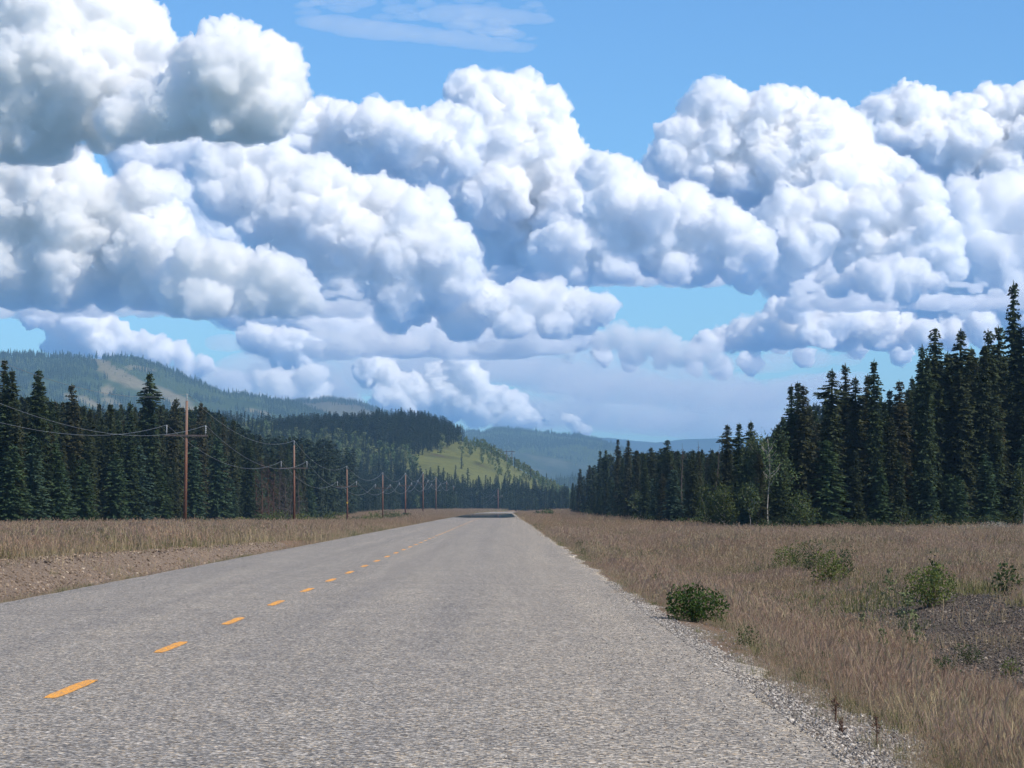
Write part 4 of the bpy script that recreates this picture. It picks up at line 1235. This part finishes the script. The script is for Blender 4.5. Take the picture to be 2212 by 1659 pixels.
ridge_cover(Vc, 7000, 'spruce_forest', [(tc[0], 0)], 9, 17, 205, crest_only=True, thin=-.1, lab=['tiny far spruce on the crest of the middle distance hill'])
ridge_cover(Vc, 30000, 'spruce_forest', [(tc[0], 0)], 9, 14, 206, .5, 1, thin=.02, lab=['tiny far spruce on the slope of the middle distance hill'])
ridge_cover(Vc, 24000, 'aspen_grove', [(tc[2], 0)], 7, 11, 207, .4, 1, thin=-.02, lab=['tiny pale aspen on the slope of the middle distance hill'])
ridge_cover(Ve, 9000, 'spruce_forest', [(tc[0], 0), (tc[1], 0)], 9, 15, 208, .3, 1, lab=['tiny blue-dark spruce in the low woods before the middle hill', 'slimmer blue-dark spruce in the low woods before the middle hill'])

# ------------------------------------------------------------------ shrubs and saplings near the road
def shrub(px, base_py, w, hgt, lab, seed, mat, n, leaf, group=None, dome=.55, d=None, name='shrub', off=0.0, lobes=5):
    """w, hgt in picture units at its distance"""
    if d is None:
        d = 60.0
        for _ in range(30):
            z = gz((px-VX)/F*d, d); d = .5*d + .5*min(400, max(15, (EYE - z)*F/(base_py - VY)))
    x = (px-VX)/F*d; W = w/F*d; Hh = hgt/F*d
    g = np.random.default_rng(seed); r = random.Random(seed)
    root = empty(name, (x, d, gz(x, d))); tag(root, lab, 'bush', group)
    m = MB(); tips = []
    ctr = [(r.uniform(-.5, .5)*W*.6, r.uniform(-.5, .5)*W*.4, Hh*r.uniform(.22, .66)) for _ in range(lobes)] + [(0, 0, Hh*.5), (-W*.2, -W*.1, Hh*.25), (W*.2, -W*.1, Hh*.22)]
    for k in range(14):
        c = ctr[k % len(ctr)]
        q = Vector(c) + Vector((r.gauss(0, W*.1), r.gauss(0, W*.1), r.uniform(0, Hh*.25)))
        b0 = Vector((r.uniform(-.1, .1)*W, r.uniform(-.1, .1)*W, -.04)); mid = b0.lerp(q, .5) + Vector((r.gauss(0, .03), r.gauss(0, .03), 0))*W
        m.tube([b0, mid, q], [max(.004, Hh*.011), max(.003, Hh*.008), .002], 4, False); tips.append(q)
    m.build('stems', m_twig, root)
    C_ = []
    for c in ctr:
        k = n//len(ctr); u = g.normal(size=(k, 3)); u /= np.linalg.norm(u, axis=1)[:, None]
        rad = g.uniform(.55, 1.0, k)[:, None]**.6
        rw = W*dome*.62; rh = Hh*.42
        C_.append(np.array(c) + u*rad*np.array([rw, rw, rh]))
    C_ = np.concatenate(C_); C_ = C_[(C_[:, 2] > .03) & (np.abs(C_[:, 0]) < W*.53)]
    v, f = leaf_soup(g, C_, leaf)
    link(bpy.data.objects.new('leaves', mesh_np('shrub_leaves', v, f, mat)), root)
    return root
shrub(1506, 1344, 124, 90, 'round dark green bush at the right edge of the road', 1, m_leaf_d, 2600, .045, dome=.62)
shrub(1790, 1266, 76, 84, 'yellow-green front bush of the clump in the right field', 2, m_leaf_l, 1500, .06, 'bush clump in the right field')
shrub(1752, 1246, 80, 92, 'grey-green tallest bush of the clump in the right field', 3, m_leaf_m, 1500, .05, 'bush clump in the right field')
shrub(1708, 1234, 80, 70, 'olive left bush of the clump in the right field', 4, m_leaf_l, 1300, .055, 'bush clump in the right field')
shrub(1822, 1256, 56, 78, 'darker right bush of the clump in the right field', 5, m_leaf_m, 1000, .05, 'bush clump in the right field')
shrub(2005, 1312, 112, 100, 'green bush on top of the stony bank at right', 6, m_leaf_l, 2200, .055, dome=.6)
shrub(2022, 1290, 44, 120, 'upright leafy shoot behind the bush on the stony bank', 7, m_leaf_m, 260, .075, dome=.5)
shrub(2172, 1286, 60, 84, 'sparse big-leaved sapling on the stony bank near the right edge', 8, m_leaf_m, 260, .085)
shrub(1415, 1275, 40, 42, 'small green herb clump in grass left of the dark bush', 9, m_leaf_m, 420, .03)
shrub(1665, 1345, 26, 30, 'small dark herb clump in grass right of the dark bush', 10, m_leaf_m, 260, .03)
shrub(1240, 1158, 22, 9, 'little dark bush close to the road far ahead', 11, m_leaf_d, 200, .08)
shrub(1185, 1113, 34, 18, 'far dark bush at the right where the road disappears', 12, m_leaf_d, 500, .3, d=760)
shrub(1163, 1112, 24, 12, 'lower far bush at the right where the road disappears', 13, m_leaf_m, 400, .3, d=780)
shrub(2090, 1435, 60, 50, 'grey-green weed clump near the lower right edge', 14, m_leaf_m, 600, .03)
shrub(1950, 1390, 50, 46, 'faint green herb patch under the stony bank', 15, m_leaf_m, 500, .025)
shrub(2180, 1460, 50, 46, 'bright green herb clump by the right edge below the stones', 16, m_leaf_l, 500, .025)
names_r = ['low pale bush at the foot of the right forest %s']
spots = [(1420, 'under the twin thin spruces', 30, 14), (1475, 'under the left skyline snag', 34, 16), (1520, 'under the leaning snag', 40, 20), (1560, 'under the slim left one of three tall spruces', 36, 22), (1600, 'left of the small pale aspen', 40, 26),
         (1660, 'below the white trunk', 44, 24), (1705, 'right of the white trunk', 50, 36), (1745, 'below the three-tipped cluster', 44, 42), (1800, 'below the dense-topped spruce', 34, 24), (1850, 'below the leaning spruce', 30, 26),
         (1895, 'below the slim spire', 36, 20), (1945, 'left of the tall wall', 44, 38), (1975, 'at the left foot of the tall wall', 40, 24), (2025, 'below the first tall spruce of the wall', 46, 34), (2080, 'below the open-topped spruce', 40, 26),
         (2120, 'among pale weeds below the twin tips', 50, 30), (2160, 'below the loose pale-topped spruce', 40, 26), (2200, 'below the tallest spruce', 44, 40), (1345, 'at its low far end', 60, 16), (1290, 'at its very far end', 50, 14), (1385, 'below the small far aspen', 50, 18)]
for k, (px, wh, w, hh) in enumerate(spots):
    d = rdist(px) - random.uniform(1.5, 5)
    shrub(px, 0, w*1.5, hh*1.35, 'low forest-foot bush ' + wh, 40+k, m_leaf_m, 700, .10 if d < 300 else .2, 'bushes along the right forest', d=d)
lsp = [(560, 'lone ragged spruce', 36, 26, 470), (590, 'rusty dead spruces', 44, 26, 500), (612, 'grey dead clump', 40, 24, 500), (655, 'trees right of the second pole', 60, 26, 520), (690, 'dark spruces midway to the third pole', 60, 26, 540), (722, 'spruces just left of the third pole', 50, 24, 560),
       (775, 'spruces right of the third pole', 46, 18, 590), (800, 'spruces between third and fourth poles', 50, 20, 640), (835, 'fourth pole', 50, 20, 690), (853, 'spruces right of the fourth pole', 44, 16, 720), (878, 'fifth pole', 14, 9, 815), (520, 'small green spruce', 44, 20, 440), (445, 'green spruce right of the first pole', 40, 16, 392), (215, 'front spruces at far left', 50, 12, 300)]
for k, (px, wh, w, hh, d) in enumerate(lsp):
    shrub(px, 0, w*1.4, hh*1.2, 'low lime bush in front of the ' + wh, 70+k, m_leaf_l if k % 2 else m_leaf_m, 700, .22, 'bushes along the left forest', d=d)

# ------------------------------------------------------------------ grass, weeds, stones
m_stem = foliage('dry_grass_stems', (.26, .20, .13), (.44, .35, .23), (.30, .26, .165), .3, 1.5, .13)
m_head = foliage('reddish_seed_heads', (.32, .205, .14), (.50, .36, .25), (.44, .32, .25), .4, 1.5, .11)
m_straw = foliage('pale_straw', (.33, .27, .16), (.48, .40, .25), (.40, .31, .19), .3, 1.0)
m_gblade = foliage('green_grass_blades', (.07, .095, .032), (.14, .16, .06), (.20, .18, .085), .25, 1.0, .2)
def tuft(seed, n, h, spread, w, head, mats, leafy=.4):
    """n bent stems with feathery heads; mats = (stem, head, leaf)"""
    r = random.Random(seed); V = []; Fc = []; MI = []
    def ribbon(p, q, s, w0, w1, mi, a):
        b = len(V); dx, dy = math.cos(a)*.5, math.sin(a)*.5
        for pt, ww in ((p, w0), (q, (w0+w1)*.5), (s, w1)):
            V.append((pt[0]-dx*ww, pt[1]-dy*ww, pt[2])); V.append((pt[0]+dx*ww, pt[1]+dy*ww, pt[2]))
        Fc.extend([(b, b+1, b+3, b+2), (b+2, b+3, b+5, b+4)]); MI.extend([mi, mi])
    for k in range(n):
        x, y = r.gauss(0, spread*.5), r.gauss(0, spread*.5); a = r.uniform(0, 6.28); hh = h*r.uniform(.6, 1.15)
        ln = hh*r.uniform(.05, .35); lx, ly = math.cos(a)*ln, math.sin(a)*ln; fa_ = r.uniform(0, 3.14)
        p = (x, y, -.03); q = (x+lx*.3, y+ly*.3, hh*.55); s = (x+lx, y+ly, hh)
        ribbon(p, q, s, w, w*.6, 0, fa_)
        if head > 0:
            for j in range(2):
                fa2 = fa_ + j*1.5; hw = head*r.uniform(.7, 1.3)
                e = (s[0]+lx*.25, s[1]+ly*.25, hh*1.06); b = (x+lx*.75, y+ly*.75, hh*.80)
                m_ = tuple((b[i]+e[i])/2 for i in range(3)); bb = len(V); dx, dy = math.cos(fa2)*hw*.5, math.sin(fa2)*hw*.5
                V.extend([b, (m_[0]-dx, m_[1]-dy, m_[2]), (m_[0]+dx, m_[1]+dy, m_[2]), e]); Fc.append((bb, bb+2, bb+3, bb+1)); MI.append(1)
    for k in range(int(n*leafy)):
        x, y = r.gauss(0, spread*.5), r.gauss(0, spread*.5); a = r.uniform(0, 6.28); hh = h*r.uniform(.2, .5); ln = hh*r.uniform(.3, .9)
        ribbon((x, y, -.03), (x+math.cos(a)*ln*.4, y+math.sin(a)*ln*.4, hh*.75), (x+math.cos(a)*ln, y+math.sin(a)*ln, hh*.9), w*1.6, w*.4, 2, a+1.57)
    me = bpy.data.meshes.new('grass_tuft'); me.from_pydata(V, [], Fc)
    for mm in mats: me.materials.append(mm)
    me.polygons.foreach_set('material_index', MI); me.update(); return me
T_red = tuft(1, 13, .38, .30, .0045, .010, (m_stem, m_head, m_gblade), .5)
T_red2 = tuft(2, 10, .46, .34, .0045, .012, (m_stem, m_head, m_stem), .5)
T_straw = tuft(3, 9, .48, .28, .0045, .010, (m_straw, m_straw, m_stem), .4)
T_green = tuft(4, 20, .26, .22, .008, 0, (m_gblade, m_gblade, m_gblade), .8)
T_far = tuft(5, 24, .42, .85, .013, .032, (m_stem, m_head, m_gblade), .3)
T_far_s = tuft(6, 22, .44, .85, .013, .03, (m_straw, m_stem, m_stem), .3)
T_far_g = tuft(7, 26, .32, .8, .02, .0, (m_gblade, m_gblade, m_gblade), .6)

def one_tuft(me, px, py, lab, s=1.0, name='grass_tuft', cat='grass tuft'):
    d = 60.0
    for _ in range(30):
        z = gz((px-VX)/F*d, d); d = .5*d + .5*min(400, max(15, (EYE - z)*F/(py - VY)))
    x = (px-VX)/F*d
    o = link(bpy.data.objects.new(name, me)); o.location = (x, d, gz(x, d)); o.scale = (s, s, s); tag(o, lab, cat); return o
pr_red = one_tuft(T_red, 1700, 1500, 'reddish feathery grass tuft growing close to the gravel edge', 1)
pr_red2 = one_tuft(T_red2, 1870, 1560, 'taller reddish grass tuft leaning over the stones, lower right')
pr_straw = one_tuft(T_straw, 1660, 1430, 'pale straw-coloured grass tuft near the gravel edge')
pr_green = one_tuft(T_green, 1622, 1472, 'small green grass tuft standing alone in the gravel shoulder', .7)
one_tuft(T_green, 1597, 1440, 'tiny green grass tuft on the gravel, left of the bigger lone one', .4)
one_tuft(T_green, 1760, 1568, 'small green tuft on the gravel halfway down the shoulder', .5)
one_tuft(T_straw, 1545, 1240, 'tall pale grass plumes behind the dark bush', 1.5)
one_tuft(T_straw, 1510, 1225, 'tall pale grass plumes left behind the dark bush', 1.4)
one_tuft(T_straw, 1580, 1232, 'slanting pale grass plumes right behind the dark bush', 1.3)
one_tuft(T_straw, 1945, 1545, 'long straw stalks rising from the grass at lower right', 1.5)
pr_far = one_tuft(T_far, 1700, 1180, 'wide reddish tuft in the field before the right forest')
pr_far_s = one_tuft(T_far_s, 1560, 1175, 'pale tuft in the field before the right forest')
pr_far_g = one_tuft(T_far_g, 1330, 1180, 'green tuft among dry grass right of the far road')

g = np.random.default_rng(77)
def cover_points(n, ylo, yhi, side):
    u = g.random(n)
    y = ylo*(yhi/ylo)**u if yhi/ylo > 2 else ylo + (yhi-ylo)*u
    if side == 'R':
        xmax = np.minimum(1.12*(2212-VX)/F*y*1.06 + 1.2, 80); x = XG - .45 + (xmax - XG + .45)*g.random(n) + road_shift(y)
    else:
        xmin = np.maximum(-(VX+90)/F*y, -48); x = XL - .02 + (xmin - XL)*g.random(n) + road_shift(y)*.9
        x = np.where(xmin < XL, x, 999)
    return x, y
def keep_weight(x, y):
    gr, bk, gn, fo = masks(x, y)
    xs = x - road_shift(y)
    w = (1 - np.where(x > XG, .66, .95)*gr)*(1 - .985*bk)*(1 - .75*fo)
    e_ = left_edge(y); slope_ = (x < XL) & (x > e_ - .3) & (y < 168); w = np.where(slope_, w*np.where(XL - x < 1.0, .35, .10), w)
    for bx, by, br in CLEAR: w = np.where(((x-bx)/br)**2 + ((y-by+br*.9)/(br*2.2))**2 < 1, w*.10, w)
    w = w*np.where(np.abs(xs) < 1e3, 1, 0)
    w = w*((xs > XG - np.where(y > 38, .42, .05)) | (xs < XL + .08))
    return w, gn, gr, bk
CLEAR = [(o.location.x, o.location.y, .75) for o in COL.objects if o.name.startswith('shrub') and o.location.y < 130 and 'round dark' not in o.get('label', '')]
def lay(n, ylo, yhi, side, protos, base_s, seed, hfun=None):
    x, y = cover_points(n, ylo, yhi, side)
    ok = np.abs(x) < 900; x, y = x[ok], y[ok]
    w, gn, gr, bk = keep_weight(x, y)
    pat = fbm(x/1.6, y/3.2, 88)
    dens = w*np.clip(.62 + 2.3*pat + .9*fbm(x/5, y/14, 87), .07, 1)
    k = g.random(len(x)) < dens
    x, y, gn, pat = x[k], y[k], gn[k], pat[k]
    c = g.random(len(x)); n3 = fbm(x/4, y/9, 66)
    pg = np.clip(.06 + .55*gn + .25*(fbm(x/1.1, y/1.9, 99) > .12), 0, .6); ps = np.clip(.18 + 1.6*n3, .03, .7)
    typ = np.where(c < pg, 2, np.where(c < pg + (1-pg)*ps, 1, 0))
    xs = x - road_shift(y)
    edge_small = np.clip(np.minimum(np.abs(xs - XG), np.abs(xs - XL))/.9, .35, 1)
    for q in range(3):
        s = typ == q
        if s.sum() == 0: continue
        zz = terrain(x[s], y[s])
        scl = base_s*g.uniform(.65, 1.25, s.sum())*(.8 + .5*vnoise(x[s]/2.2, y[s]/3.5, 12))*edge_small[s]
        scatter('dry_grass' if q < 2 else 'green_grass', np.stack([x[s], y[s], zz], 1), scl, protos[q], .16, None, seed+q)
lay(13000, 19, 62, 'R', (pr_red, pr_straw, pr_green), .80, 300)
lay(5000, 19, 62, 'R', (pr_red2, pr_straw, pr_green), .85, 310)
lay(30000, 58, 150, 'R', (pr_far, pr_far_s, pr_far_g), .66, 320)
lay(34000, 145, 420, 'R', (pr_far, pr_far_s, pr_far_g), .95, 330)
lay(26000, 400, 1300, 'R', (pr_far, pr_far_s, pr_far_g), 1.4, 340)
lay(24000, 54, 150, 'L', (pr_far, pr_far_s, pr_far_g), .62, 350)
lay(46000, 100, 420, 'L', (pr_far, pr_far_s, pr_far_g), 1.0, 360)
lay(26000, 400, 1300, 'L', (pr_far, pr_far_s, pr_far_g), 1.4, 370)

bush1 = [o.location for o in COL.objects if o.name.startswith('shrub') and 'round dark' in o.get('label', '')][0]
# broad-leaved herbs and seedlings sprinkled through the grass
herb = [c for o in COL.objects if o.name.startswith('shrub') and 'herb clump in grass left' in o.get('label', '') for c in o.children if c.name.startswith('leaves')][0]
g = np.random.default_rng(123)
y = 22*(240/22)**g.random(5200); x = XG + .2 + (np.minimum(.17*y + 1.5, 40) - XG)*g.random(len(y))
w, gn, gr, bk = keep_weight(x, y); k = g.random(len(x)) < w*np.clip(.0 + 1.2*fbm(x/2.2, y/6, 131) + .12*gn, .012, .5)
k &= ((x-bush1[0])/1.5)**2 + ((y-bush1[1])/9)**2 > 1
x, y = x[k], y[k]
scatter('green_herbs', np.stack([x, y, terrain(x, y)], 1), g.uniform(.2, .75, len(x))*(1 + y/250), herb, .15, None, 131)
# tall single weeds
m_weed = foliage('pale_green_weed', (.12, .15, .07), (.20, .23, .11), (.16, .18, .09), .2, 1)
def weed(px, py, hpx, lab, seed, mat=None, name='tall_weed'):
    mat = mat or m_weed
    d = 60.0
    for _ in range(30):
        z = gz((px-VX)/F*d, d); d = .5*d + .5*min(400, max(15, (EYE - z)*F/(py - VY)))
    x = (px-VX)/F*d; h = hpx/F*d; r = random.Random(seed)
    root = empty(name, (x, d, gz(x, d))); tag(root, lab, 'weed')
    m = MB(); m.tube([(0, 0, -.05), (.03*h, 0, h*.5), (.01, .02, h)], [.008, .006, .002], 4, False)
    ends = []
    for k in range(16):
        z = h*r.uniform(.3, .95); a = r.uniform(0, 6.28); L = h*.22*(1.25-z/h)*r.uniform(.6, 1.2)
        e = (math.cos(a)*L, math.sin(a)*L, z + L*1.1); m.tube([(0, 0, z), e], [.0035, .0015], 3, False); ends.append(e)
    m.build('stalk', mat, root)
    gg = np.random.default_rng(seed); E_ = np.array(ends)
    c = E_[gg.integers(0, len(E_), 170)]*gg.uniform(.4, 1, (170, 1))**np.array([[1, 1, 0]]) + gg.normal(0, h*.02, (170, 3))
    v, f = leaf_soup(gg, c, h*.05); link(bpy.data.objects.new('leaves', mesh_np('weed_leaves', v, f, mat)), root)
weed(1955, 1400, 125, 'tall pale branching weed in front of the stony bank', 1)
weed(1918, 1330, 100, 'pale forked weed left of the tallest weed', 2)
weed(1905, 1435, 80, 'lower greenish weed beneath the forked one', 3)
weed(1862, 1395, 70, 'whitish bent weed in the grass left of the weeds', 4)
weed(1975, 1440, 110, 'thin yellowish weed right in front of the tallest', 5)
weed(1575, 1355, 50, 'thin greenish weed right of the dark bush', 6)

m_dock = plain('rust_brown_dock', (.11, .062, .045), .9, .3, 5)
weed(1802, 1560, 60, 'rust-brown dried dock stalks at the gravel edge, lower right', 11, m_dock, 'dried_weed')
weed(1815, 1590, 52, 'darker rust-brown dock stalk below the first, on the stones', 12, m_dock, 'dried_weed')
weed(1784, 1470, 50, 'thin rusty stalk rising from pale grass beside the shoulder', 14, m_dock, 'dried_weed')
weed(1890, 1610, 62, 'reddish dried stalks near the bottom of the grassy verge', 15, m_dock, 'dried_weed')
m_brush = foliage('grey_dead_brush', (.20, .19, .155), (.36, .35, .30), (.28, .27, .22), .2, 2)
shrub(2075, 0, 110, 22, 'low whitish dead brush before the open-topped tall spruce', 91, m_brush, 900, .09, 'grey brush along the right forest', d=232)
shrub(2150, 0, 110, 26, 'low whitish dead brush near the right edge before the trees', 92, m_brush, 900, .09, 'grey brush along the right forest', d=236)
# stones
m_pebble, t, b = new_mat('roadside_stone')
oi = nd(t, 'ShaderNodeObjectInfo')
c = ramp(t, oi.outputs['Random'], [(0, (.09, .083, .075)), (.35, (.22, .20, .18)), (.7, (.36, .33, .29)), (.93, (.50, .46, .41)), (1, (.62, .58, .52))])
t.links.new(c, b.inputs['Base Color']); b.inputs['Roughness'].default_value = .85
def pebble(seed, col_mat, name='stone_mesh'):
    r = random.Random(seed)
    import bmesh as bm2
    bmh = bm2.new(); bm2.ops.create_icosphere(bmh, subdivisions=1, radius=.5)
    for v in bmh.verts: v.co = Vector((v.co.x*r.uniform(.8, 1.25), v.co.y*r.uniform(.7, 1.15), v.co.z*r.uniform(.45, .75)))
    me = bpy.data.meshes.new(name); bmh.to_mesh(me); bmh.free(); me.materials.append(col_mat); return me
m_shale, t, b = new_mat('dark_bank_stone')
oi = nd(t, 'ShaderNodeObjectInfo')
c = ramp(t, oi.outputs['Random'], [(0, (.04, .033, .026)), (.6, (.095, .076, .058)), (.92, (.16, .13, .10)), (1, (.34, .29, .23))])
t.links.new(c, b.inputs['Base Color']); b.inputs['Roughness'].default_value = .85
m_clod, t, b = new_mat('tan_bank_stone')
oi = nd(t, 'ShaderNodeObjectInfo')
c = ramp(t, oi.outputs['Random'], [(0, (.10, .072, .05)), (.5, (.20, .145, .10)), (.9, (.30, .23, .165)), (1, (.42, .35, .27))])
t.links.new(c, b.inputs['Base Color']); b.inputs['Roughness'].default_value = .9
def one_stone(mat, seed, px, py, s, lab):
    d = 60.0
    for _ in range(30):
        z = gz((px-VX)/F*d, d); d = .5*d + .5*min(400, max(15, (EYE - z)*F/(py - VY)))
    x = (px-VX)/F*d
    o = link(bpy.data.objects.new('stone', pebble(seed, mat))); o.location = (x, d, gz(x, d)); o.scale = (s,)*3; tag(o, lab, 'stone'); return o
st1 = one_stone(m_pebble, 1, 1800, 1600, .05, 'light stone on the gravel shoulder, lower right')
st2 = one_stone(m_shale, 2, 1905, 1417, .12, 'dark stone lying in the grass under the forked weed')
st3 = one_stone(m_clod, 3, 300, 1232, .14, 'tan stone on the gravel slope left of the road')
def sprinkle(n, xf, yr, proto, s0, s1, name, seed, cond):
    g = np.random.default_rng(seed); y = yr[0]*(yr[1]/yr[0])**g.random(n); x = xf(y, g)
    k = cond(x, y, g); x, y = x[k], y[k]
    s = s0 + (s1-s0)*g.random(len(x))**3
    # instances inherit no scale from the prototype object
    scatter(name, np.stack([x, y, np.where((x < XG) & (x > XL), np.interp(x, xs_, zc), terrain(x, y)) + s*.12], 1), s, proto, .5, g.uniform(.8, 1.3, len(x)), seed)
def c_sh(x, y, g):
    gr, bk, gn, fo = masks(x, y); xs = x - road_shift(y)
    return (g.random(len(x)) < np.clip(gr, .10, 1)) 
sprinkle(60000, lambda y, g: XG - .35 + 3.6*g.random(len(y))**1.3, (19, 75), st1, .010, .040, 'roadside_gravel', 1, c_sh)
def c_bk(x, y, g):
    gr, bk, gn, fo = masks(x, y); return g.random(len(x)) < bk*.95
sprinkle(60000, lambda y, g: XG + 4.5 + 7*g.random(len(y)), (38, 108), st2, .02, .085, 'bank_gravel', 2, c_bk)
def c_lf(x, y, g):
    gr, bk, gn, fo = masks(x, y); return (g.random(len(x)) < gr*.5) & (x < XL - .3)
sprinkle(60000, lambda y, g: XL - 8*g.random(len(y)), (56, 175), st3, .03, .13, 'slope_gravel', 3, c_lf)
# loose chips lying on the seal, mostly towards the edge
g = np.random.default_rng(4); n = 9000
y = 19*(70/19)**g.random(n); x = XG - .05 - np.abs(g.normal(0, 1.0, n))
k = (x > XL + .3); x, y = x[k], y[k]; s = .008 + .018*g.random(len(x))**3
scatter('loose_chippings', np.stack([x, y, np.interp(x, xs_, zc) + s*.2], 1), s, st1, .5, None, 9)

# ------------------------------------------------------------------ power line
m_pole, t, b = new_mat('creosoted_pole')
co = coords(t, (1, 1, .08)); n = noise_n(t, co, 7, 6, .65)
c = ramp(t, n, [(.3, (.085, .038, .026)), (.55, (.16, .068, .042)), (.8, (.24, .125, .08))])
mr = nd(t, 'ShaderNodeMapRange'); c0 = nd(t, 'ShaderNodeTexCoord'); s0 = nd(t, 'ShaderNodeSeparateXYZ'); t.links.new(c0.outputs['Object'], s0.inputs[0]); t.links.new(s0.outputs[2], mr.inputs['Value'])
mr.inputs['From Min'].default_value = 5.5; mr.inputs['From Max'].default_value = 10.5
c = mixc(t, math_n(t, 'MULTIPLY', mr.outputs[0], .6), c, (.22, .17, .14))
t.links.new(c, b.inputs['Base Color']); b.inputs['Roughness'].default_value = .9
m_arm = plain('weathered_crossarm', (.095, .08, .075), .9, .3, 4)
m_ins = plain('grey_insulator', (.42, .45, .47), .4, .12, 5, .5)
m_wire = plain('aluminium_wire', (.14, .16, .175), .5, .1, 1, .5)
m_sign = plain('yellow_pole_tag', (.5, .34, .06), .6, .1, 3)
poles = []
def pole(x, y, h, lab, lean=0., arm=3.5, drop=2.85, tagplate=False, w=1.0):
    zb = gz(x, y) - .4; root = empty('utility_pole', (x, y, zb)); root.rotation_euler = (0, lean, 0)
    tag(root, lab, 'utility pole', 'utility poles left of the road')
    H = h + .4
    m = MB(); m.tube([(0, 0, 0), (0, 0, H*.5), (0, 0, H)], [.155*w, .135*w, .105*w], 10); m.build('pole', m_pole, root, True)
    m = MB(); m.box((0, -.13, H-drop), (arm/2, .055*w, .07*w)); m.build('crossarm', m_arm, root)
    def ins(px_, z0, L):
        m = MB(); m.tube([(px_, -.13 if px_ else 0, z0), (px_, -.13 if px_ else 0, z0+L)], [.03*w, .03*w], 6)
        for q in range(4): zz = z0 + L*(.25 + .2*q); m.tube([(px_, -.13 if px_ else 0, zz-.02), (px_, -.13 if px_ else 0, zz+.02)], [.075*w, .055*w], 8)
        m.build('insulator', m_ins, root, True)
        return root.matrix_basis @ Vector((px_, -.13 if px_ else 0, z0+L))
    bpy.context.view_layer.update()
    a = ins(-arm/2+.15, H-drop+.07, .78); c_ = ins(arm/2-.15, H-drop+.07, .78); t_ = ins(0, H-.02, .6)
    if tagplate:
        m = MB(); m.box((.02, -.15, H-5.6), (.12, .02, .14)); m.build('tag_plate', m_sign, root)
    from mathutils import Euler, Matrix
    M = Matrix.Translation(root.location) @ Euler(root.rotation_euler).to_matrix().to_4x4()
    poles.append([M @ Vector((-arm/2+.15, -.13, H-drop+.85)), M @ Vector((0, 0, H+.58)), M @ Vector((arm/2-.15, -.13, H-drop+.85))])
    return root
PL = [(-26.6, 120, None, 'pole', 0), (400, 255, 866, 'nearest utility pole, reddish brown, leaning slightly right', .012),
      (636, 387, 962, 'second nearest reddish utility pole beyond the rusty dead trees', -.003), (751, 522, 1014, 'third utility pole, with a small yellow plate', -.012),
      (827, 668, 1026, 'fourth utility pole, pale top, among green bushes', 0), (876, 821, 1026, 'fifth utility pole with a small bush at its foot', .002),
      (914, 999, 1024, 'sixth utility pole standing in the dry grass', 0), (942, 1160, 1033, 'seventh utility pole, small and dark against trees', 0),
      (965, 1290, 1042, 'eighth utility pole, very small against the far trees', 0), (980, 1400, 1052, 'ninth utility pole, just left of a brighter one', 0),
      (993, 1480, 1052, 'tenth utility pole where the line bunches together', 0), (1005, 1500, 1060, 'eleventh utility pole, right end of the bunch', 0)]
for k, (px, d, top, lab, lean) in enumerate(PL):
    if k == 0:
        pole(px, d, 10.4, 'utility pole standing just outside the left edge of the photo'); continue
    x = (px-VX)/F*d; zb = gz(x, d); h = EYE + (VY-top)/F*d - zb
    if k > 7: h = min(h, 13)
    pole(x, d, h, lab, lean, tagplate=(k == 3), w=1.0 if k < 5 else 1.25)
px = 1076; d = 1235; x = (px-VX)/F*d
pole(x, d, EYE + (VY-1058)/F*d - gz(x, d), 'lone far utility pole standing beyond the end of the road', 0, w=1.25)
# conductors: each wire runs the whole line
for j, (lab, sag) in enumerate((('left lower power wire hanging from the outer insulators', 2.1), ('top power wire hung from the pole tips', 1.9), ('right lower power wire hanging from the road-side insulators', 2.1))):
    m = MB(); first = Vector((-26.6 + (-1.6, 0, 1.6)[j], -20, poles[0][j].z))
    P_list = [first] + [p[j] for p in poles]
    pts = []
    for a, b_ in zip(P_list[:-1], P_list[1:]):
        L = (b_-a).length; sg = sag*(L/135)**1.2; ns = 18
        for q in range(ns):
            s = q/ns; p = a.lerp(b_, s); p.z -= 4*sg*s*(1-s); pts.append(p)
    pts.append(P_list[-1])
    rad = [.011 + .00003*max(0, p.y-150) for p in pts]
    m.tube(pts, rad, 5, False); o = m.build('power_wire', m_wire, None, True); tag(o, lab, 'power wire', 'wires of the power line')

# H-frame transmission structures on the hill shoulder
m_steel = plain('weathered_tower_wood', (.10, .095, .09), .9, .2, 1)
def hframe(px, base, top, d, half, lab):
    x = (px-VX)/F*d; H = (base-top)/F*d; zb = EYE + (VY-base)/F*d
    root = empty('transmission_tower', (x, d, min(zb, gz(x, d)) - .5)); tag(root, lab, 'power pylon')
    H += zb - root.location.z
    for s in (-1, 1):
        m = MB(); m.tube([(s*half, 0, 0), (s*half, 0, H+.4)], [.26, .2], 8); m.build('leg', m_steel, root, True)
    m = MB(); m.box((0, -.28, H-.5), (half*2.1, .14, .17)); m.build('crossarm', m_steel, root)
    for s in (-1, 1):
        m = MB(); m.tube([(s*half, .22, H-1), (-s*half, .22, H-4.6)], [.1, .1], 5); m.build('brace', m_steel, root)
    for s in (-1.9, 0, 1.9):
        m = MB(); m.tube([(s*half, -.28, H-.65), (s*half, -.28, H-1.9)], [.09, .06], 6); m.build('insulator', m_ins, root)
hframe(1100, 1024, 974, 1800, 1.6, 'two-legged power pylon on the shoulder of the forested hill')
hframe(1050, 1003, 963, 2050, 1.5, 'farther power pylon mostly hidden behind the hill trees')
